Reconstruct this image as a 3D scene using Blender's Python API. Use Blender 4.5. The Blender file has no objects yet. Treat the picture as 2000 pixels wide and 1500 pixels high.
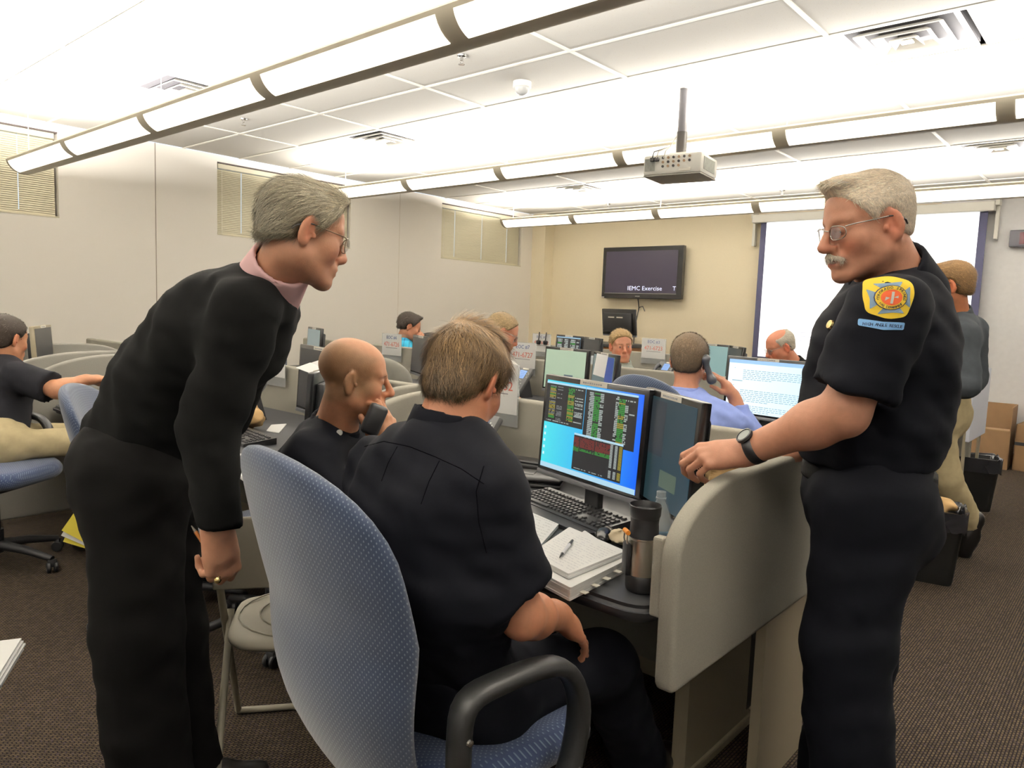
import bpy, bmesh, math, random
import numpy as np
from mathutils import Vector, Matrix

# ---------------------------------------------------------------- camera, light, exposure
scene = bpy.context.scene
COL = scene.collection
FPX, YAW, PITCH, ROLL, CAMZ = 1437.1, -0.71581, 0.10032, 0.03704, 1.40
_cy, _sy, _cp, _sp = math.cos(YAW), math.sin(YAW), math.cos(PITCH), math.sin(PITCH)
CF = np.array([_sy * _cp, _cy * _cp, -_sp])
_r0 = np.array([_cy, -_sy, 0.0]); _u0 = np.cross(_r0, CF)
CR = math.cos(ROLL) * _r0 + math.sin(ROLL) * _u0
CU = -math.sin(ROLL) * _r0 + math.cos(ROLL) * _u0
CAM = np.array([0, 0, CAMZ])
cam_data = bpy.data.cameras.new('camera')
cam_data.sensor_width = 36.0
cam_data.lens = 36.0 * FPX / 2000.0
cam_data.clip_start = 0.05
cam = bpy.data.objects.new('camera', cam_data)
COL.objects.link(cam)
cam.matrix_world = Matrix(((CR[0], CU[0], -CF[0], CAM[0]), (CR[1], CU[1], -CF[1], CAM[1]),
                           (CR[2], CU[2], -CF[2], CAM[2]), (0, 0, 0, 1)))
scene.camera = cam

world = bpy.data.worlds.new('world'); scene.world = world
world.use_nodes = True
_bg = world.node_tree.nodes['Background']
_bg.inputs[0].default_value = (0.75, 0.85, 1.0, 1); _bg.inputs[1].default_value = 1.2
vs = scene.view_settings
vs.view_transform = 'Standard'; vs.look = 'None'; vs.gamma = 1.0; vs.use_curve_mapping = False
vs.exposure = 0.34
scene.cycles.use_denoising = True
scene.cycles.max_bounces = 7; scene.cycles.diffuse_bounces = 4; scene.cycles.glossy_bounces = 3
scene.cycles.transmission_bounces = 6; scene.cycles.transparent_max_bounces = 8
scene.cycles.caustics_reflective = False; scene.cycles.caustics_refractive = False
scene.cycles.sample_clamp_indirect = 6.0
ROOM = dict(x0=-7.51, x1=3.4, y0=-3.6, y1=9.21, h=2.89)
UP_W, DOWN_EMIT = 560.0, 1.7            # pendant lamps: watts of up-light, glow of the lens
LAMPS = [  # centre y, bottom z above floor, x start, x end, lens count, width
    (1.90, 2.315, -6.80, 1.75, 7, 0.25), (4.87, 2.515, -6.83, 1.72, 7, 0.27),
    (7.83, 2.535, -7.02, 1.53, 7, 0.29), (-1.10, 2.50, -6.80, 1.75, 7, 0.27)]


def area_light(name, loc, size, power, color, rot):
    d = bpy.data.lights.new(name, 'AREA'); d.shape = 'RECTANGLE'; d.size, d.size_y = size
    d.energy = power; d.color = color
    o = bpy.data.objects.new(name, d); COL.objects.link(o); o.location = loc; o.rotation_euler = rot
    return o


for (ly, lz, lx0, lx1, ln, lw) in LAMPS:
    area_light('lamp_uplight', ((lx0 + lx1) / 2, ly, lz + 0.10), (lx1 - lx0 - 0.1, lw * 0.55), UP_W, (1.0, 0.97, 0.92), (math.pi, 0, 0))


def at(px, py, d):
    """Point of the room seen at pixel (px, py) of the 2000x1500 photograph, d metres in front of the camera."""
    return CAM + d * (CF + CR * (px - 1000) / FPX - CU * (py - 750) / FPX)


def lin(c):
    return tuple(((x / 255.0) / 12.92 if x / 255.0 <= 0.04045 else ((x / 255.0 + 0.055) / 1.055) ** 2.4) for x in c)


# ---------------------------------------------------------------- materials
MATS = {}


def mat(name, rgb, rough=0.6, metal=0.0, var=0.0, vscale=20.0, bump=0.0, bscale=200.0, emit=0.0, ecol=None, alpha=1.0,
        trans=0.0, spec=0.5, attr=False, coat=0.0, sheen=0.0, sss=0.0):
    if name in MATS: return MATS[name]
    m = bpy.data.materials.new(name); m.use_nodes = True
    nt = m.node_tree; b = nt.nodes['Principled BSDF']
    c = lin(rgb)
    b.inputs['Base Color'].default_value = (*c, 1)
    b.inputs['Roughness'].default_value = rough; b.inputs['Metallic'].default_value = metal
    b.inputs['Specular IOR Level'].default_value = spec
    if trans: b.inputs['Transmission Weight'].default_value = trans; b.inputs['IOR'].default_value = 1.45
    if alpha < 1: b.inputs['Alpha'].default_value = alpha
    if coat: b.inputs['Coat Weight'].default_value = coat
    if sheen: b.inputs['Sheen Weight'].default_value = sheen; b.inputs['Sheen Roughness'].default_value = 0.5
    if sss: b.inputs['Subsurface Weight'].default_value = sss; b.inputs['Subsurface Radius'].default_value = (0.012, 0.005, 0.003)
    if emit:
        b.inputs['Emission Color'].default_value = (*(lin(ecol) if ecol else c), 1); b.inputs['Emission Strength'].default_value = emit
    tc = None
    src = None
    if attr:
        a = nt.nodes.new('ShaderNodeAttribute'); a.attribute_name = 'Col'; src = a.outputs['Color']
    if var or bump:
        tc = nt.nodes.new('ShaderNodeTexCoord')
    if var:
        n = nt.nodes.new('ShaderNodeTexNoise'); n.inputs['Scale'].default_value = vscale; n.inputs['Detail'].default_value = 4
        nt.links.new(tc.outputs['Object'], n.inputs['Vector'])
        mr = nt.nodes.new('ShaderNodeMapRange'); mr.inputs['From Min'].default_value = 0.3; mr.inputs['From Max'].default_value = 0.7
        mr.inputs['To Min'].default_value = 1 - var; mr.inputs['To Max'].default_value = 1 + var
        nt.links.new(n.outputs[0], mr.inputs['Value'])
        mx = nt.nodes.new('ShaderNodeVectorMath'); mx.operation = 'SCALE'
        if src is None: mx.inputs[0].default_value = c
        else: nt.links.new(src, mx.inputs[0])
        nt.links.new(mr.outputs[0], mx.inputs['Scale']); src = mx.outputs[0]
    if src is not None: nt.links.new(src, b.inputs['Base Color'])
    if bump:
        n2 = nt.nodes.new('ShaderNodeTexNoise'); n2.inputs['Scale'].default_value = bscale; n2.inputs['Detail'].default_value = 3
        nt.links.new(tc.outputs['Object'], n2.inputs['Vector'])
        bp = nt.nodes.new('ShaderNodeBump'); bp.inputs['Strength'].default_value = bump; bp.inputs['Distance'].default_value = 0.003
        nt.links.new(n2.outputs[0], bp.inputs['Height']); nt.links.new(bp.outputs[0], b.inputs['Normal'])
    MATS[name] = m
    return m


def nodes_of(m):
    return m.node_tree, m.node_tree.nodes, m.node_tree.links, m.node_tree.nodes['Principled BSDF']


def math_node(nt, op, a, b=None, c=None):
    n = nt.nodes.new('ShaderNodeMath'); n.operation = op
    for i, v in enumerate((a, b, c)):
        if v is None: continue
        if isinstance(v, (int, float)): n.inputs[i].default_value = v
        else: nt.links.new(v, n.inputs[i])
    return n.outputs[0]


def mix_rgb(nt, fac, a, b):
    n = nt.nodes.new('ShaderNodeMix'); n.data_type = 'RGBA'
    for s, v in ((0, fac), (6, a), (7, b)):
        if isinstance(v, (int, float)): n.inputs[s].default_value = v
        elif isinstance(v, tuple): n.inputs[s].default_value = (*v, 1)
        else: nt.links.new(v, n.inputs[s])
    return n.outputs[2]


def carpet_material():
    m = mat('carpet', (92, 76, 58), rough=0.95, spec=0.1)
    nt, N, L, b = nodes_of(m)
    tc = N.new('ShaderNodeTexCoord')
    mp = N.new('ShaderNodeMapping'); mp.inputs['Scale'].default_value = (62, 62, 62); mp.inputs['Rotation'].default_value = (0, 0, math.radians(90))
    L.new(tc.outputs['Object'], mp.inputs['Vector'])
    br = N.new('ShaderNodeTexBrick'); br.inputs['Scale'].default_value = 1.0
    br.inputs['Mortar Size'].default_value = 0.16; br.inputs['Mortar Smooth'].default_value = 0.7
    br.inputs['Brick Width'].default_value = 1.1; br.inputs['Row Height'].default_value = 0.62
    br.inputs['Color1'].default_value = (*lin((80, 68, 52)), 1); br.inputs['Color2'].default_value = (*lin((58, 50, 39)), 1)
    br.inputs['Mortar'].default_value = (*lin((26, 21, 25)), 1)
    L.new(mp.outputs[0], br.inputs['Vector'])
    nz = N.new('ShaderNodeTexNoise'); nz.inputs['Scale'].default_value = 90; L.new(tc.outputs['Object'], nz.inputs['Vector'])
    f = math_node(nt, 'GREATER_THAN', nz.outputs[0], 0.62)
    f2 = math_node(nt, 'MULTIPLY', f, 0.45)
    L.new(mix_rgb(nt, f2, br.outputs['Color'], lin((62, 52, 64))), b.inputs['Base Color'])
    bp = N.new('ShaderNodeBump'); bp.inputs['Strength'].default_value = 0.8; bp.inputs['Distance'].default_value = 0.004; bp.invert = True
    L.new(br.outputs['Fac'], bp.inputs['Height']); L.new(bp.outputs[0], b.inputs['Normal'])
    return m


def dotted_fabric(name, base, dot, ax, spacing=0.0085, r=0.2):
    m = mat(name, base, rough=0.85, sheen=0.3, spec=0.2)
    nt, N, L, b = nodes_of(m)
    tc = N.new('ShaderNodeTexCoord'); sp = N.new('ShaderNodeSeparateXYZ'); L.new(tc.outputs['Object'], sp.inputs[0])
    u, v = sp.outputs[ax[0]], sp.outputs[ax[1]]
    if ax == (0, 2):
        u = math_node(nt, 'ADD', u, sp.outputs[1]); v = math_node(nt, 'ADD', v, math_node(nt, 'MULTIPLY', sp.outputs[1], .6))
    else:
        u = math_node(nt, 'ADD', u, sp.outputs[2]); v = math_node(nt, 'ADD', v, math_node(nt, 'MULTIPLY', sp.outputs[2], .6))
    s = 1.0 / spacing
    U = math_node(nt, 'MULTIPLY', u, s); V = math_node(nt, 'MULTIPLY', v, s * 1.25)
    a = math_node(nt, 'ADD', math_node(nt, 'MULTIPLY', U, 0.8), math_node(nt, 'MULTIPLY', V, 0.55))
    c = math_node(nt, 'SUBTRACT', math_node(nt, 'MULTIPLY', U, 0.8), math_node(nt, 'MULTIPLY', V, 0.55))
    fa = math_node(nt, 'SUBTRACT', math_node(nt, 'FRACT', a), 0.5); fc = math_node(nt, 'SUBTRACT', math_node(nt, 'FRACT', c), 0.5)
    d2 = math_node(nt, 'ADD', math_node(nt, 'MULTIPLY', fa, fa), math_node(nt, 'MULTIPLY', fc, fc))
    hit = math_node(nt, 'LESS_THAN', d2, r * r)
    nz = N.new('ShaderNodeTexNoise'); nz.inputs['Scale'].default_value = 14; L.new(tc.outputs['Object'], nz.inputs['Vector'])
    base2 = mix_rgb(nt, nz.outputs[0], lin(tuple(x * 0.88 for x in base)), lin(tuple(min(255, x * 1.1) for x in base)))
    L.new(mix_rgb(nt, hit, base2, lin(dot)), b.inputs['Base Color'])
    bp = N.new('ShaderNodeBump'); bp.inputs['Strength'].default_value = 0.35; bp.inputs['Distance'].default_value = 0.002; bp.invert = True
    L.new(d2, bp.inputs['Height']); L.new(bp.outputs[0], b.inputs['Normal'])
    return m


def plaid_material():
    m = mat('plaid_cloth', (40, 150, 190), rough=0.8)
    nt, N, L, b = nodes_of(m)
    tc = N.new('ShaderNodeTexCoord'); sp = N.new('ShaderNodeSeparateXYZ'); L.new(tc.outputs['Object'], sp.inputs[0])
    h = math_node(nt, 'LESS_THAN', math_node(nt, 'FRACT', math_node(nt, 'MULTIPLY', sp.outputs[2], 14)), 0.25)
    s = math_node(nt, 'ADD', sp.outputs[0], sp.outputs[1])
    v = math_node(nt, 'LESS_THAN', math_node(nt, 'FRACT', math_node(nt, 'MULTIPLY', s, 14)), 0.25)
    f = math_node(nt, 'MULTIPLY', math_node(nt, 'ADD', h, v), 0.45)
    L.new(mix_rgb(nt, f, lin((58, 178, 216)), lin((14, 70, 120))), b.inputs['Base Color'])
    return m


# ---------------------------------------------------------------- object helpers
def ob(name, mesh, parent=None, material=None, loc=None, rot=None):
    o = bpy.data.objects.new(name, mesh); COL.objects.link(o)
    if material is not None:
        for mm in (material if isinstance(material, (list, tuple)) else [material]): mesh.materials.append(mm)
    if parent is not None: o.parent = parent
    if loc is not None: o.location = loc
    if rot is not None: o.rotation_euler = rot
    return o


def tag(o, label=None, cat=None, group=None, kind=None):
    if label: o['label'] = label
    if cat: o['category'] = cat
    if group: o['group'] = group
    if kind: o['kind'] = kind
    return o


def thing(name, label, cat, loc=(0, 0, 0), rot=0.0, group=None):
    o = bpy.data.objects.new(name, None); COL.objects.link(o)
    o.empty_display_size = 0.1
    o.location = loc; o.rotation_euler = (0, 0, rot) if isinstance(rot, (int, float)) else rot
    return tag(o, label, cat, group)


def copy_tree(o, parent=None):
    c = o.copy(); COL.objects.link(c)
    if parent is not None: c.parent = parent
    for ch in list(o.children): copy_tree(ch, c)
    return c


class MB:
    """collects shapes and builds ONE mesh"""
    def __init__(self):
        self.v, self.f, self.m = [], [], []; self.cur = 0

    def add(self, vs, fs, M=None):
        n = len(self.v)
        for p in vs:
            q = Vector(p)
            if M is not None: q = M @ q
            self.v.append(tuple(q))
        for f in fs:
            self.f.append(tuple(i + n for i in f)); self.m.append(self.cur)
        return self

    def box(self, lo, hi, M=None, bev=0.0):
        x0, y0, z0 = lo; x1, y1, z1 = hi
        if bev <= 0:
            vs = [(x0, y0, z0), (x1, y0, z0), (x1, y1, z0), (x0, y1, z0), (x0, y0, z1), (x1, y0, z1), (x1, y1, z1), (x0, y1, z1)]
            fs = [(3, 2, 1, 0), (4, 5, 6, 7), (0, 1, 5, 4), (1, 2, 6, 5), (2, 3, 7, 6), (3, 0, 4, 7)]
            return self.add(vs, fs, M)
        bm = bmesh.new()
        bmesh.ops.create_cube(bm, size=1.0)
        for v in bm.verts:
            v.co = Vector(((v.co.x + .5) * (x1 - x0) + x0, (v.co.y + .5) * (y1 - y0) + y0, (v.co.z + .5) * (z1 - z0) + z0))
        bmesh.ops.bevel(bm, geom=list(bm.edges), offset=bev, segments=2, affect='EDGES', profile=0.5)
        bm.verts.index_update()
        self.add([v.co.copy() for v in bm.verts], [[v.index for v in f.verts] for f in bm.faces], M)
        bm.free(); return self

    def tube(self, pts, r, n=8, closed=False, caps=True, M=None):
        pts = [Vector(p) for p in pts]; k = len(pts)
        rr = r if isinstance(r, (list, tuple)) else [r] * k
        vs, fs = [], []
        up = None
        for i, p in enumerate(pts):
            if closed: t = (pts[(i + 1) % k] - pts[i - 1])
            else: t = pts[min(i + 1, k - 1)] - pts[max(i - 1, 0)]
            t.normalize()
            if up is None:
                up = Vector((0, 0, 1)) if abs(t.z) < 0.9 else Vector((1, 0, 0))
            a = t.cross(up); a.normalize(); b = a.cross(t); b.normalize(); up = b
            for j in range(n):
                th = 2 * math.pi * j / n
                vs.append(p + a * (rr[i] * math.cos(th)) + b * (rr[i] * math.sin(th)))
        for i in range(k if closed else k - 1):
            for j in range(n):
                i2 = (i + 1) % k
                fs.append((i * n + j, i * n + (j + 1) % n, i2 * n + (j + 1) % n, i2 * n + j))
        if caps and not closed:
            fs.append(tuple(range(n))[::-1]); fs.append(tuple((k - 1) * n + j for j in range(n)))
        return self.add(vs, fs, M)

    def cyl(self, p0, p1, r0, r1=None, n=16, M=None):
        return self.tube([p0, p1], [r0, r0 if r1 is None else r1], n, M=M)

    def lathe(self, prof, n=24, M=None, axis_pt=(0, 0, 0), caps=True):
        vs, fs = [], []
        for (r, z) in prof:
            for j in range(n):
                th = 2 * math.pi * j / n
                vs.append((axis_pt[0] + r * math.cos(th), axis_pt[1] + r * math.sin(th), axis_pt[2] + z))
        for i in range(len(prof) - 1):
            for j in range(n): fs.append((i * n + j, i * n + (j + 1) % n, (i + 1) * n + (j + 1) % n, (i + 1) * n + j))
        if caps:
            if prof[0][0] > 1e-5: fs.append(tuple(range(n))[::-1])
            if prof[-1][0] > 1e-5: fs.append(tuple((len(prof) - 1) * n + j for j in range(n)))
        return self.add(vs, fs, M)

    def prism(self, poly, off, M=None):
        """polygon (3-D points in one plane) extruded by vector off"""
        off = Vector(off); n = len(poly)
        vs = [Vector(p) for p in poly] + [Vector(p) + off for p in poly]
        fs = [tuple(range(n))[::-1], tuple(range(n, 2 * n))] + [(i, (i + 1) % n, n + (i + 1) % n, n + i) for i in range(n)]
        return self.add(vs, fs, M)

    def quad(self, a, b, c, d, M=None):
        return self.add([a, b, c, d], [(0, 1, 2, 3)], M)

    def build(self, name, material, parent=None, loc=None, rot=None, smooth=None, fix=True):
        me = bpy.data.meshes.new(name); me.from_pydata(self.v, [], self.f)
        if isinstance(material, (list, tuple)): me.polygons.foreach_set('material_index', self.m)
        if fix:
            bm = bmesh.new(); bm.from_mesh(me); bmesh.ops.recalc_face_normals(bm, faces=bm.faces[:]); bm.to_mesh(me); bm.free()
        if smooth is not None:
            me.shade_smooth() if hasattr(me, 'shade_smooth') else None
            if smooth < 179: me.set_sharp_from_angle(angle=math.radians(smooth))
        me.update()
        return ob(name, me, parent, material, loc, rot)


def rounded(pts, r, seg=5):
    """round the corners of a closed 2-D polygon"""
    out = []; n = len(pts)
    for i in range(n):
        p, a, b = Vector(pts[i]), Vector(pts[i - 1]), Vector(pts[(i + 1) % n])
        ri = r[i] if isinstance(r, (list, tuple)) else r
        if ri <= 0: out.append(tuple(p)); continue
        u = (a - p).normalized(); v = (b - p).normalized()
        ri = min(ri, (a - p).length * 0.49, (b - p).length * 0.49)
        p0, p1 = p + u * ri, p + v * ri
        for k in range(seg + 1):
            t = k / seg
            out.append(tuple((1 - t) ** 2 * p0 + 2 * t * (1 - t) * p + t * t * p1))
    return out


def text_mesh(name, body, size, material, parent, loc, rot, ext=0.0004, align='CENTER', sx=1.0):
    cu = bpy.data.curves.new(name, 'FONT'); cu.body = body; cu.size = size; cu.extrude = ext; cu.align_x = align; cu.align_y = 'CENTER'
    cu.resolution_u = 2
    t = bpy.data.objects.new(name, cu); COL.objects.link(t)
    dg = bpy.context.evaluated_depsgraph_get(); dg.update()
    me = bpy.data.meshes.new_from_object(t.evaluated_get(dg))
    bpy.data.objects.remove(t); bpy.data.curves.remove(cu)
    me.materials.clear()
    o = ob(name, me, parent, material, loc, rot); o.scale = (sx, 1, 1)
    return o
# ---------------------------------------------------------------- the room
X0, X1, Y0, Y1, H = ROOM['x0'], ROOM['x1'], ROOM['y0'], ROOM['y1'], ROOM['h']
WALLM = mat('wall_paper', (246, 240, 230), rough=0.9, var=0.03, vscale=300, bump=0.1, bscale=900)
BACKM = mat('back_wall_paint', (246, 234, 206), rough=0.9, var=0.03, vscale=250, bump=0.1, bscale=900)
RIGHTM = mat('plain_wall_paint', (246, 246, 248), rough=0.9, var=0.02)


def struct(o, kind='structure'):
    o['kind'] = kind; return o


mb = MB(); mb.box((X0 - .2, Y0 - .2, -.1), (X1 + .2, Y1 + .2, 0))
struct(mb.build('floor', carpet_material()))
# left wall, pierced by three high windows
WINS = [(0.67, 2.36), (3.84, 5.53), (7.045, 8.735)]; WZ0, WZ1 = 2.07, 2.82
mb = MB()
ys = [Y0 - .2] + [v for w in WINS for v in w] + [Y1 + .2]
for i in range(0, len(ys), 2): mb.box((X0 - .16, ys[i], 0), (X0, ys[i + 1], H))
for (a, b_) in WINS: mb.box((X0 - .16, a, 0), (X0, b_, WZ0)); mb.box((X0 - .16, a, WZ1), (X0, b_, H))
wall_l = struct(mb.build('wall_left', WALLM))
mb = MB(); mb.box((X0 - .16, Y1, 0), (-1.9, Y1 + .15, H)); struct(mb.build('wall_back', BACKM))
mb = MB(); mb.box((-1.9, Y1, 0), (X1 + .2, Y1 + .15, H)); struct(mb.build('wall_back_end', RIGHTM))
mb = MB(); mb.box((X1, Y0, 0), (X1 + .15, Y1 + .15, H)); struct(mb.build('wall_right', RIGHTM))
mb = MB(); mb.box((X0 - .16, Y0 - .15, 0), (X1 + .15, Y0, H)); struct(mb.build('wall_front', RIGHTM))
mb = MB(); mb.box((X0, 8.99, 0), (X0 + .26, Y1, H)); struct(mb.build('trim_1', BACKM))          # column in the corner
# wallcovering seams
SEAM = mat('seam', (150, 138, 124), rough=0.9)
mb = MB(); mb.box((X0, 3.205, 0), (X0 + .003, 3.212, H)); struct(mb.build('trim_2', SEAM))
mb = MB(); mb.box((X0, 6.30, 0), (X0 + .002, 6.304, H)); struct(mb.build('trim_3', mat('seam_light', (214, 202, 182))))
mb = MB(); mb.box((X0 + .0, Y0, 0), (X0 + .012, Y1, .1)); struct(mb.build('baseboard_left', mat('vinyl_base', (70, 62, 56), rough=.5)))
mb = MB(); mb.box((X0, Y1 - .012, 0), (X1, Y1, .1)); struct(mb.build('baseboard_back', MATS['vinyl_base']))

# ceiling: suspended grid with real tiles
TILE = mat('ceiling_tile', (196, 192, 184), rough=0.95, var=0.035, vscale=260, bump=0.25, bscale=260)
_nt, _N, _L, _b = nodes_of(TILE)
_tc = _N.new('ShaderNodeTexCoord'); _vo = _N.new('ShaderNodeTexVoronoi'); _vo.inputs['Scale'].default_value = 75
_L.new(_tc.outputs['Object'], _vo.inputs['Vector'])
_pit = math_node(_nt, 'LESS_THAN', _vo.outputs['Distance'], 0.17)
_rnd = _N.new('ShaderNodeSeparateColor'); _L.new(_vo.outputs['Color'], _rnd.inputs[0])
_pit = math_node(_nt, 'MULTIPLY', _pit, math_node(_nt, 'GREATER_THAN', _rnd.outputs[0], 0.72))
_old = _b.inputs['Base Color'].links[0].from_socket
_L.new(mix_rgb(_nt, _pit, _old, lin((186, 176, 160))), _b.inputs['Base Color'])
GRIDM = mat('ceiling_grid', (238, 233, 222), rough=0.5)
GX, GY, TX, TY = -5.155, 4.09, 1.235, 0.602
mb = MB(); mb.box((X0 - .2, Y0 - .2, H + .10), (X1 + .2, Y1 + .2, H + .14))
ceiling = struct(mb.build('ceiling', mat('deck', (200, 196, 188))))
VENTS = {(-1, -3): 'b', (-1, 0): 'b', (-1, 5): 'b', (3, 0): 'a', (3, 5): 'a', (3, -5): 'a', (-1, -7): 'b'}
ix0, ix1 = math.floor((X0 - GX) / TX), math.ceil((X1 - GX) / TX)
iy0, iy1 = math.floor((Y0 - GY) / TY), math.ceil((Y1 - GY) / TY)
tile_meshes = {}


def tile_at(a, b_, c, d):
    a, c = max(a, X0), min(c, X1); b_, d = max(b_, Y0), min(d, Y1)
    w, h = round(c - a - .02, 3), round(d - b_ - .02, 3)
    if w <= .02 or h <= .02: return
    if (w, h) not in tile_meshes:
        m_ = MB(); m_.box((0, 0, 0), (w, h, .016)); o = m_.build('tile', TILE, ceiling); tile_meshes[(w, h)] = o.data
    else: o = ob('tile', tile_meshes[(w, h)], ceiling)
    o.location = (a + .01, b_ + .01, H + .002 + random.random() * .001)


random.seed(4)
for i in range(ix0, ix1):
    for j in range(iy0, iy1):
        a, b_ = GX + i * TX, GY + j * TY
        v = VENTS.get((i, j))
        if v == 'a': tile_at(a + TX / 2, b_, a + TX, b_ + TY)
        elif v == 'b': tile_at(a, b_, a + TX / 2, b_ + TY)
        else: tile_at(a, b_, a + TX, b_ + TY)
for i in range(ix0, ix1 + 1):
    x = GX + i * TX
    if X0 + .02 < x < X1:
        mb = MB(); mb.box((x - .012, Y0, H - .004), (x + .012, Y1, H + .006)); mb.build('grid_bar', GRIDM, ceiling)
for j in range(iy0, iy1 + 1):
    y = GY + j * TY
    if Y0 < y < Y1 - .02:
        mb = MB(); mb.box((X0, y - .012, H - .0035), (X1, y + .012, H + .006)); mb.build('grid_bar', GRIDM, ceiling)

# air diffusers
VENTM = mat('vent_white', (236, 232, 222), rough=0.4)
DARK = mat('duct_dark', (60, 58, 62), rough=0.9)


def make_vent():
    t = thing('ceiling_vent', '', 'vent')
    mb = MB(); mb.box((-.29, -.285, .02), (.29, .285, .07)); mb.build('duct', DARK, t)
    for k, (s0, z0, s1, z1) in enumerate(((.29, .0, .235, .03), (.21, -.005, .165, .028), (.14, -.01, .095, .026), (.07, -.012, .03, .02))):
        mb = MB()
        for q in range(4):
            M = Matrix.Rotation(q * math.pi / 2, 4, 'Z')
            a, b_ = s0 - .012, s1
            mb.add([(-s0, -s0, z0), (s0, -s0, z0), (s1, -s1, z1), (-s1, -s1, z1), (-s0, -s0, z0 + .006), (s0, -s0, z0 + .006), (s1, -s1, z1 + .006), (-s1, -s1, z1 + .006)],
                   [(0, 1, 2, 3), (7, 6, 5, 4), (0, 4, 5, 1), (2, 6, 7, 3)], M)
        mb.build('louvre', VENTM, t)
    mb = MB(); mb.box((-.03, -.03, -.006), (.03, .03, .0)); mb.build('centre_plate', VENTM, t)
    return t


vent_labels = {(-1, -3): 'square ceiling air vent near the window wall above the first row of lamps',
               (-1, 0): 'square ceiling air vent above the gap between grey-haired man and second lamp',
               (-1, 5): 'small far square ceiling vent between the second and third pendant lamps',
               (3, 0): 'large square ceiling air vent beyond the projector, the nearest of its kind',
               (3, 5): 'square ceiling vent above the white-haired man near the projection screen'}
vent0 = make_vent(); first = True
for (i, j), side in VENTS.items():
    if (i, j) not in vent_labels: continue
    o = vent0 if first else copy_tree(vent0); first = False
    o['label'] = vent_labels[(i, j)]; o['group'] = 'ceiling air vents'
    o.location = (GX + i * TX + (TX * .25 if side == 'a' else TX * .75), GY + j * TY + TY / 2, H)

# sprinklers and smoke detector
CHROME = mat('chrome', (190, 188, 186), rough=0.25, metal=1.0)
spr = thing('ceiling_sprinkler', '', 'sprinkler')
MB().lathe([(.03, 0), (.028, -.006), (.012, -.01)], 20).build('escutcheon', CHROME, spr, smooth=40)
mb = MB(); mb.cyl((0, 0, -.008), (0, 0, -.03), .009); mb.tube([(-.009, 0, -.025), (-.012, 0, -.035), (0, 0, -.05)], .002, 6); mb.tube([(.009, 0, -.025), (.012, 0, -.035), (0, 0, -.05)], .002, 6)
mb.lathe([(.0, -.05), (.019, -.05), (.019, -.053), (0, -.053)], 16); mb.build('sprinkler_head', CHROME, spr, smooth=40)
for k, (x, y, lb) in enumerate(((-3.255, 3.179, 'chrome fire sprinkler near the ceiling dome camera'), (-5.847, 3.22, 'chrome fire sprinkler by the window side below the first lamp'),
                                (-5.806, 8.54, 'tiny chrome sprinkler above the wall television'), (-3.419, 8.571, 'tiny chrome sprinkler above the left edge of the projection screen'))):
    o = spr if k == 0 else copy_tree(spr)
    o.location = (x, y, H - .001); o['label'] = lb; o['group'] = 'ceiling sprinklers'
t = thing('ceiling_dome', 'white round dome detector on the ceiling near the projector', 'detector', (-3.288, 3.771, H))
MB().lathe([(.06, 0), (.06, -.035), (.055, -.04)], 28).build('dome_base', mat('white_plastic', (228, 226, 220), rough=.35), t, smooth=40)
MB().lathe([(.052, -.038)] + [(.052 * math.cos(a), -.04 - .048 * math.sin(a)) for a in (0, .4, .8, 1.2, 1.5)], 28).build('dome_lens', mat('dome_grey', (196, 196, 194), rough=.15), t, smooth=60)

# pendant lamps: curved steel body with separate glowing lenses
STEEL = mat('lamp_steel', (214, 206, 186), rough=0.45)
LENS = mat('lamp_lens', (255, 250, 236), rough=0.5, emit=DOWN_EMIT, ecol=(255, 248, 232))
CABLE = mat('cable_white', (236, 232, 220), rough=0.5)
lamp_labels = ['long pendant lamp nearest the camera, crossing above the grey-haired man', 'long pendant lamp passing behind the ceiling projector',
               'farthest long pendant lamp, in front of the television wall and screen', 'long pendant lamp hanging behind the viewer']


def arc(w, zb, a0, a1, n):
    R = .16 * w / .27
    return [(w / 2 * math.sin(a0 + (a1 - a0) * k / n), zb + R * .75 * (1 - math.cos(a0 + (a1 - a0) * k / n))) for k in range(n + 1)]


for li, (ly, lz, lx0, lx1, ln, lw) in enumerate(LAMPS):
    t = thing('pendant_lamp', lamp_labels[li], 'lamp', (lx0, ly, lz), 0, 'linear pendant lamps')
    L_ = lx1 - lx0
    cs = arc(lw, 0, -1.45, 1.45, 14)
    mb = MB()          # outer shell, open on top
    vs, fs = [], []
    inner = [(y * .93, z + .012) for (y, z) in cs][::-1]
    loop = cs + inner
    mb.prism([(0, y, z) for (y, z) in loop], (L_, 0, 0)); mb.build('lamp_body', STEEL, t, smooth=40)
    mb = MB()
    mb.prism([(0, y, z) for (y, z) in cs], (.012, 0, 0)); mb.build('end_cap', STEEL, t)
    mb = MB(); mb.prism([(L_ - .012, y, z) for (y, z) in cs], (.012, 0, 0)); mb.build('end_cap', STEEL, t)
    seg = L_ / ln
    for k in range(ln):
        a = arc(lw, -.003, -1.30, -.36, 9)
        b_ = [(y * .99, z + .004) for (y, z) in a][::-1]
        mb = MB(); mb.prism([(k * seg + .045, y, z) for (y, z) in a + b_], (seg - .09, 0, 0)); mb.build('lens', LENS, t, smooth=40)
    for k in range(0, ln + 1, 2 if li else 2):
        x = min(max(k * seg, .12), L_ - .12)
        MB().tube([(x, 0, .0), (x, 0, H - lz)], .0014, 5).build('cable', CABLE, t)
        MB().cyl((x, 0, H - lz - .02), (x, 0, H - lz), .03).build('canopy_plate', CABLE, t)

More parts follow.
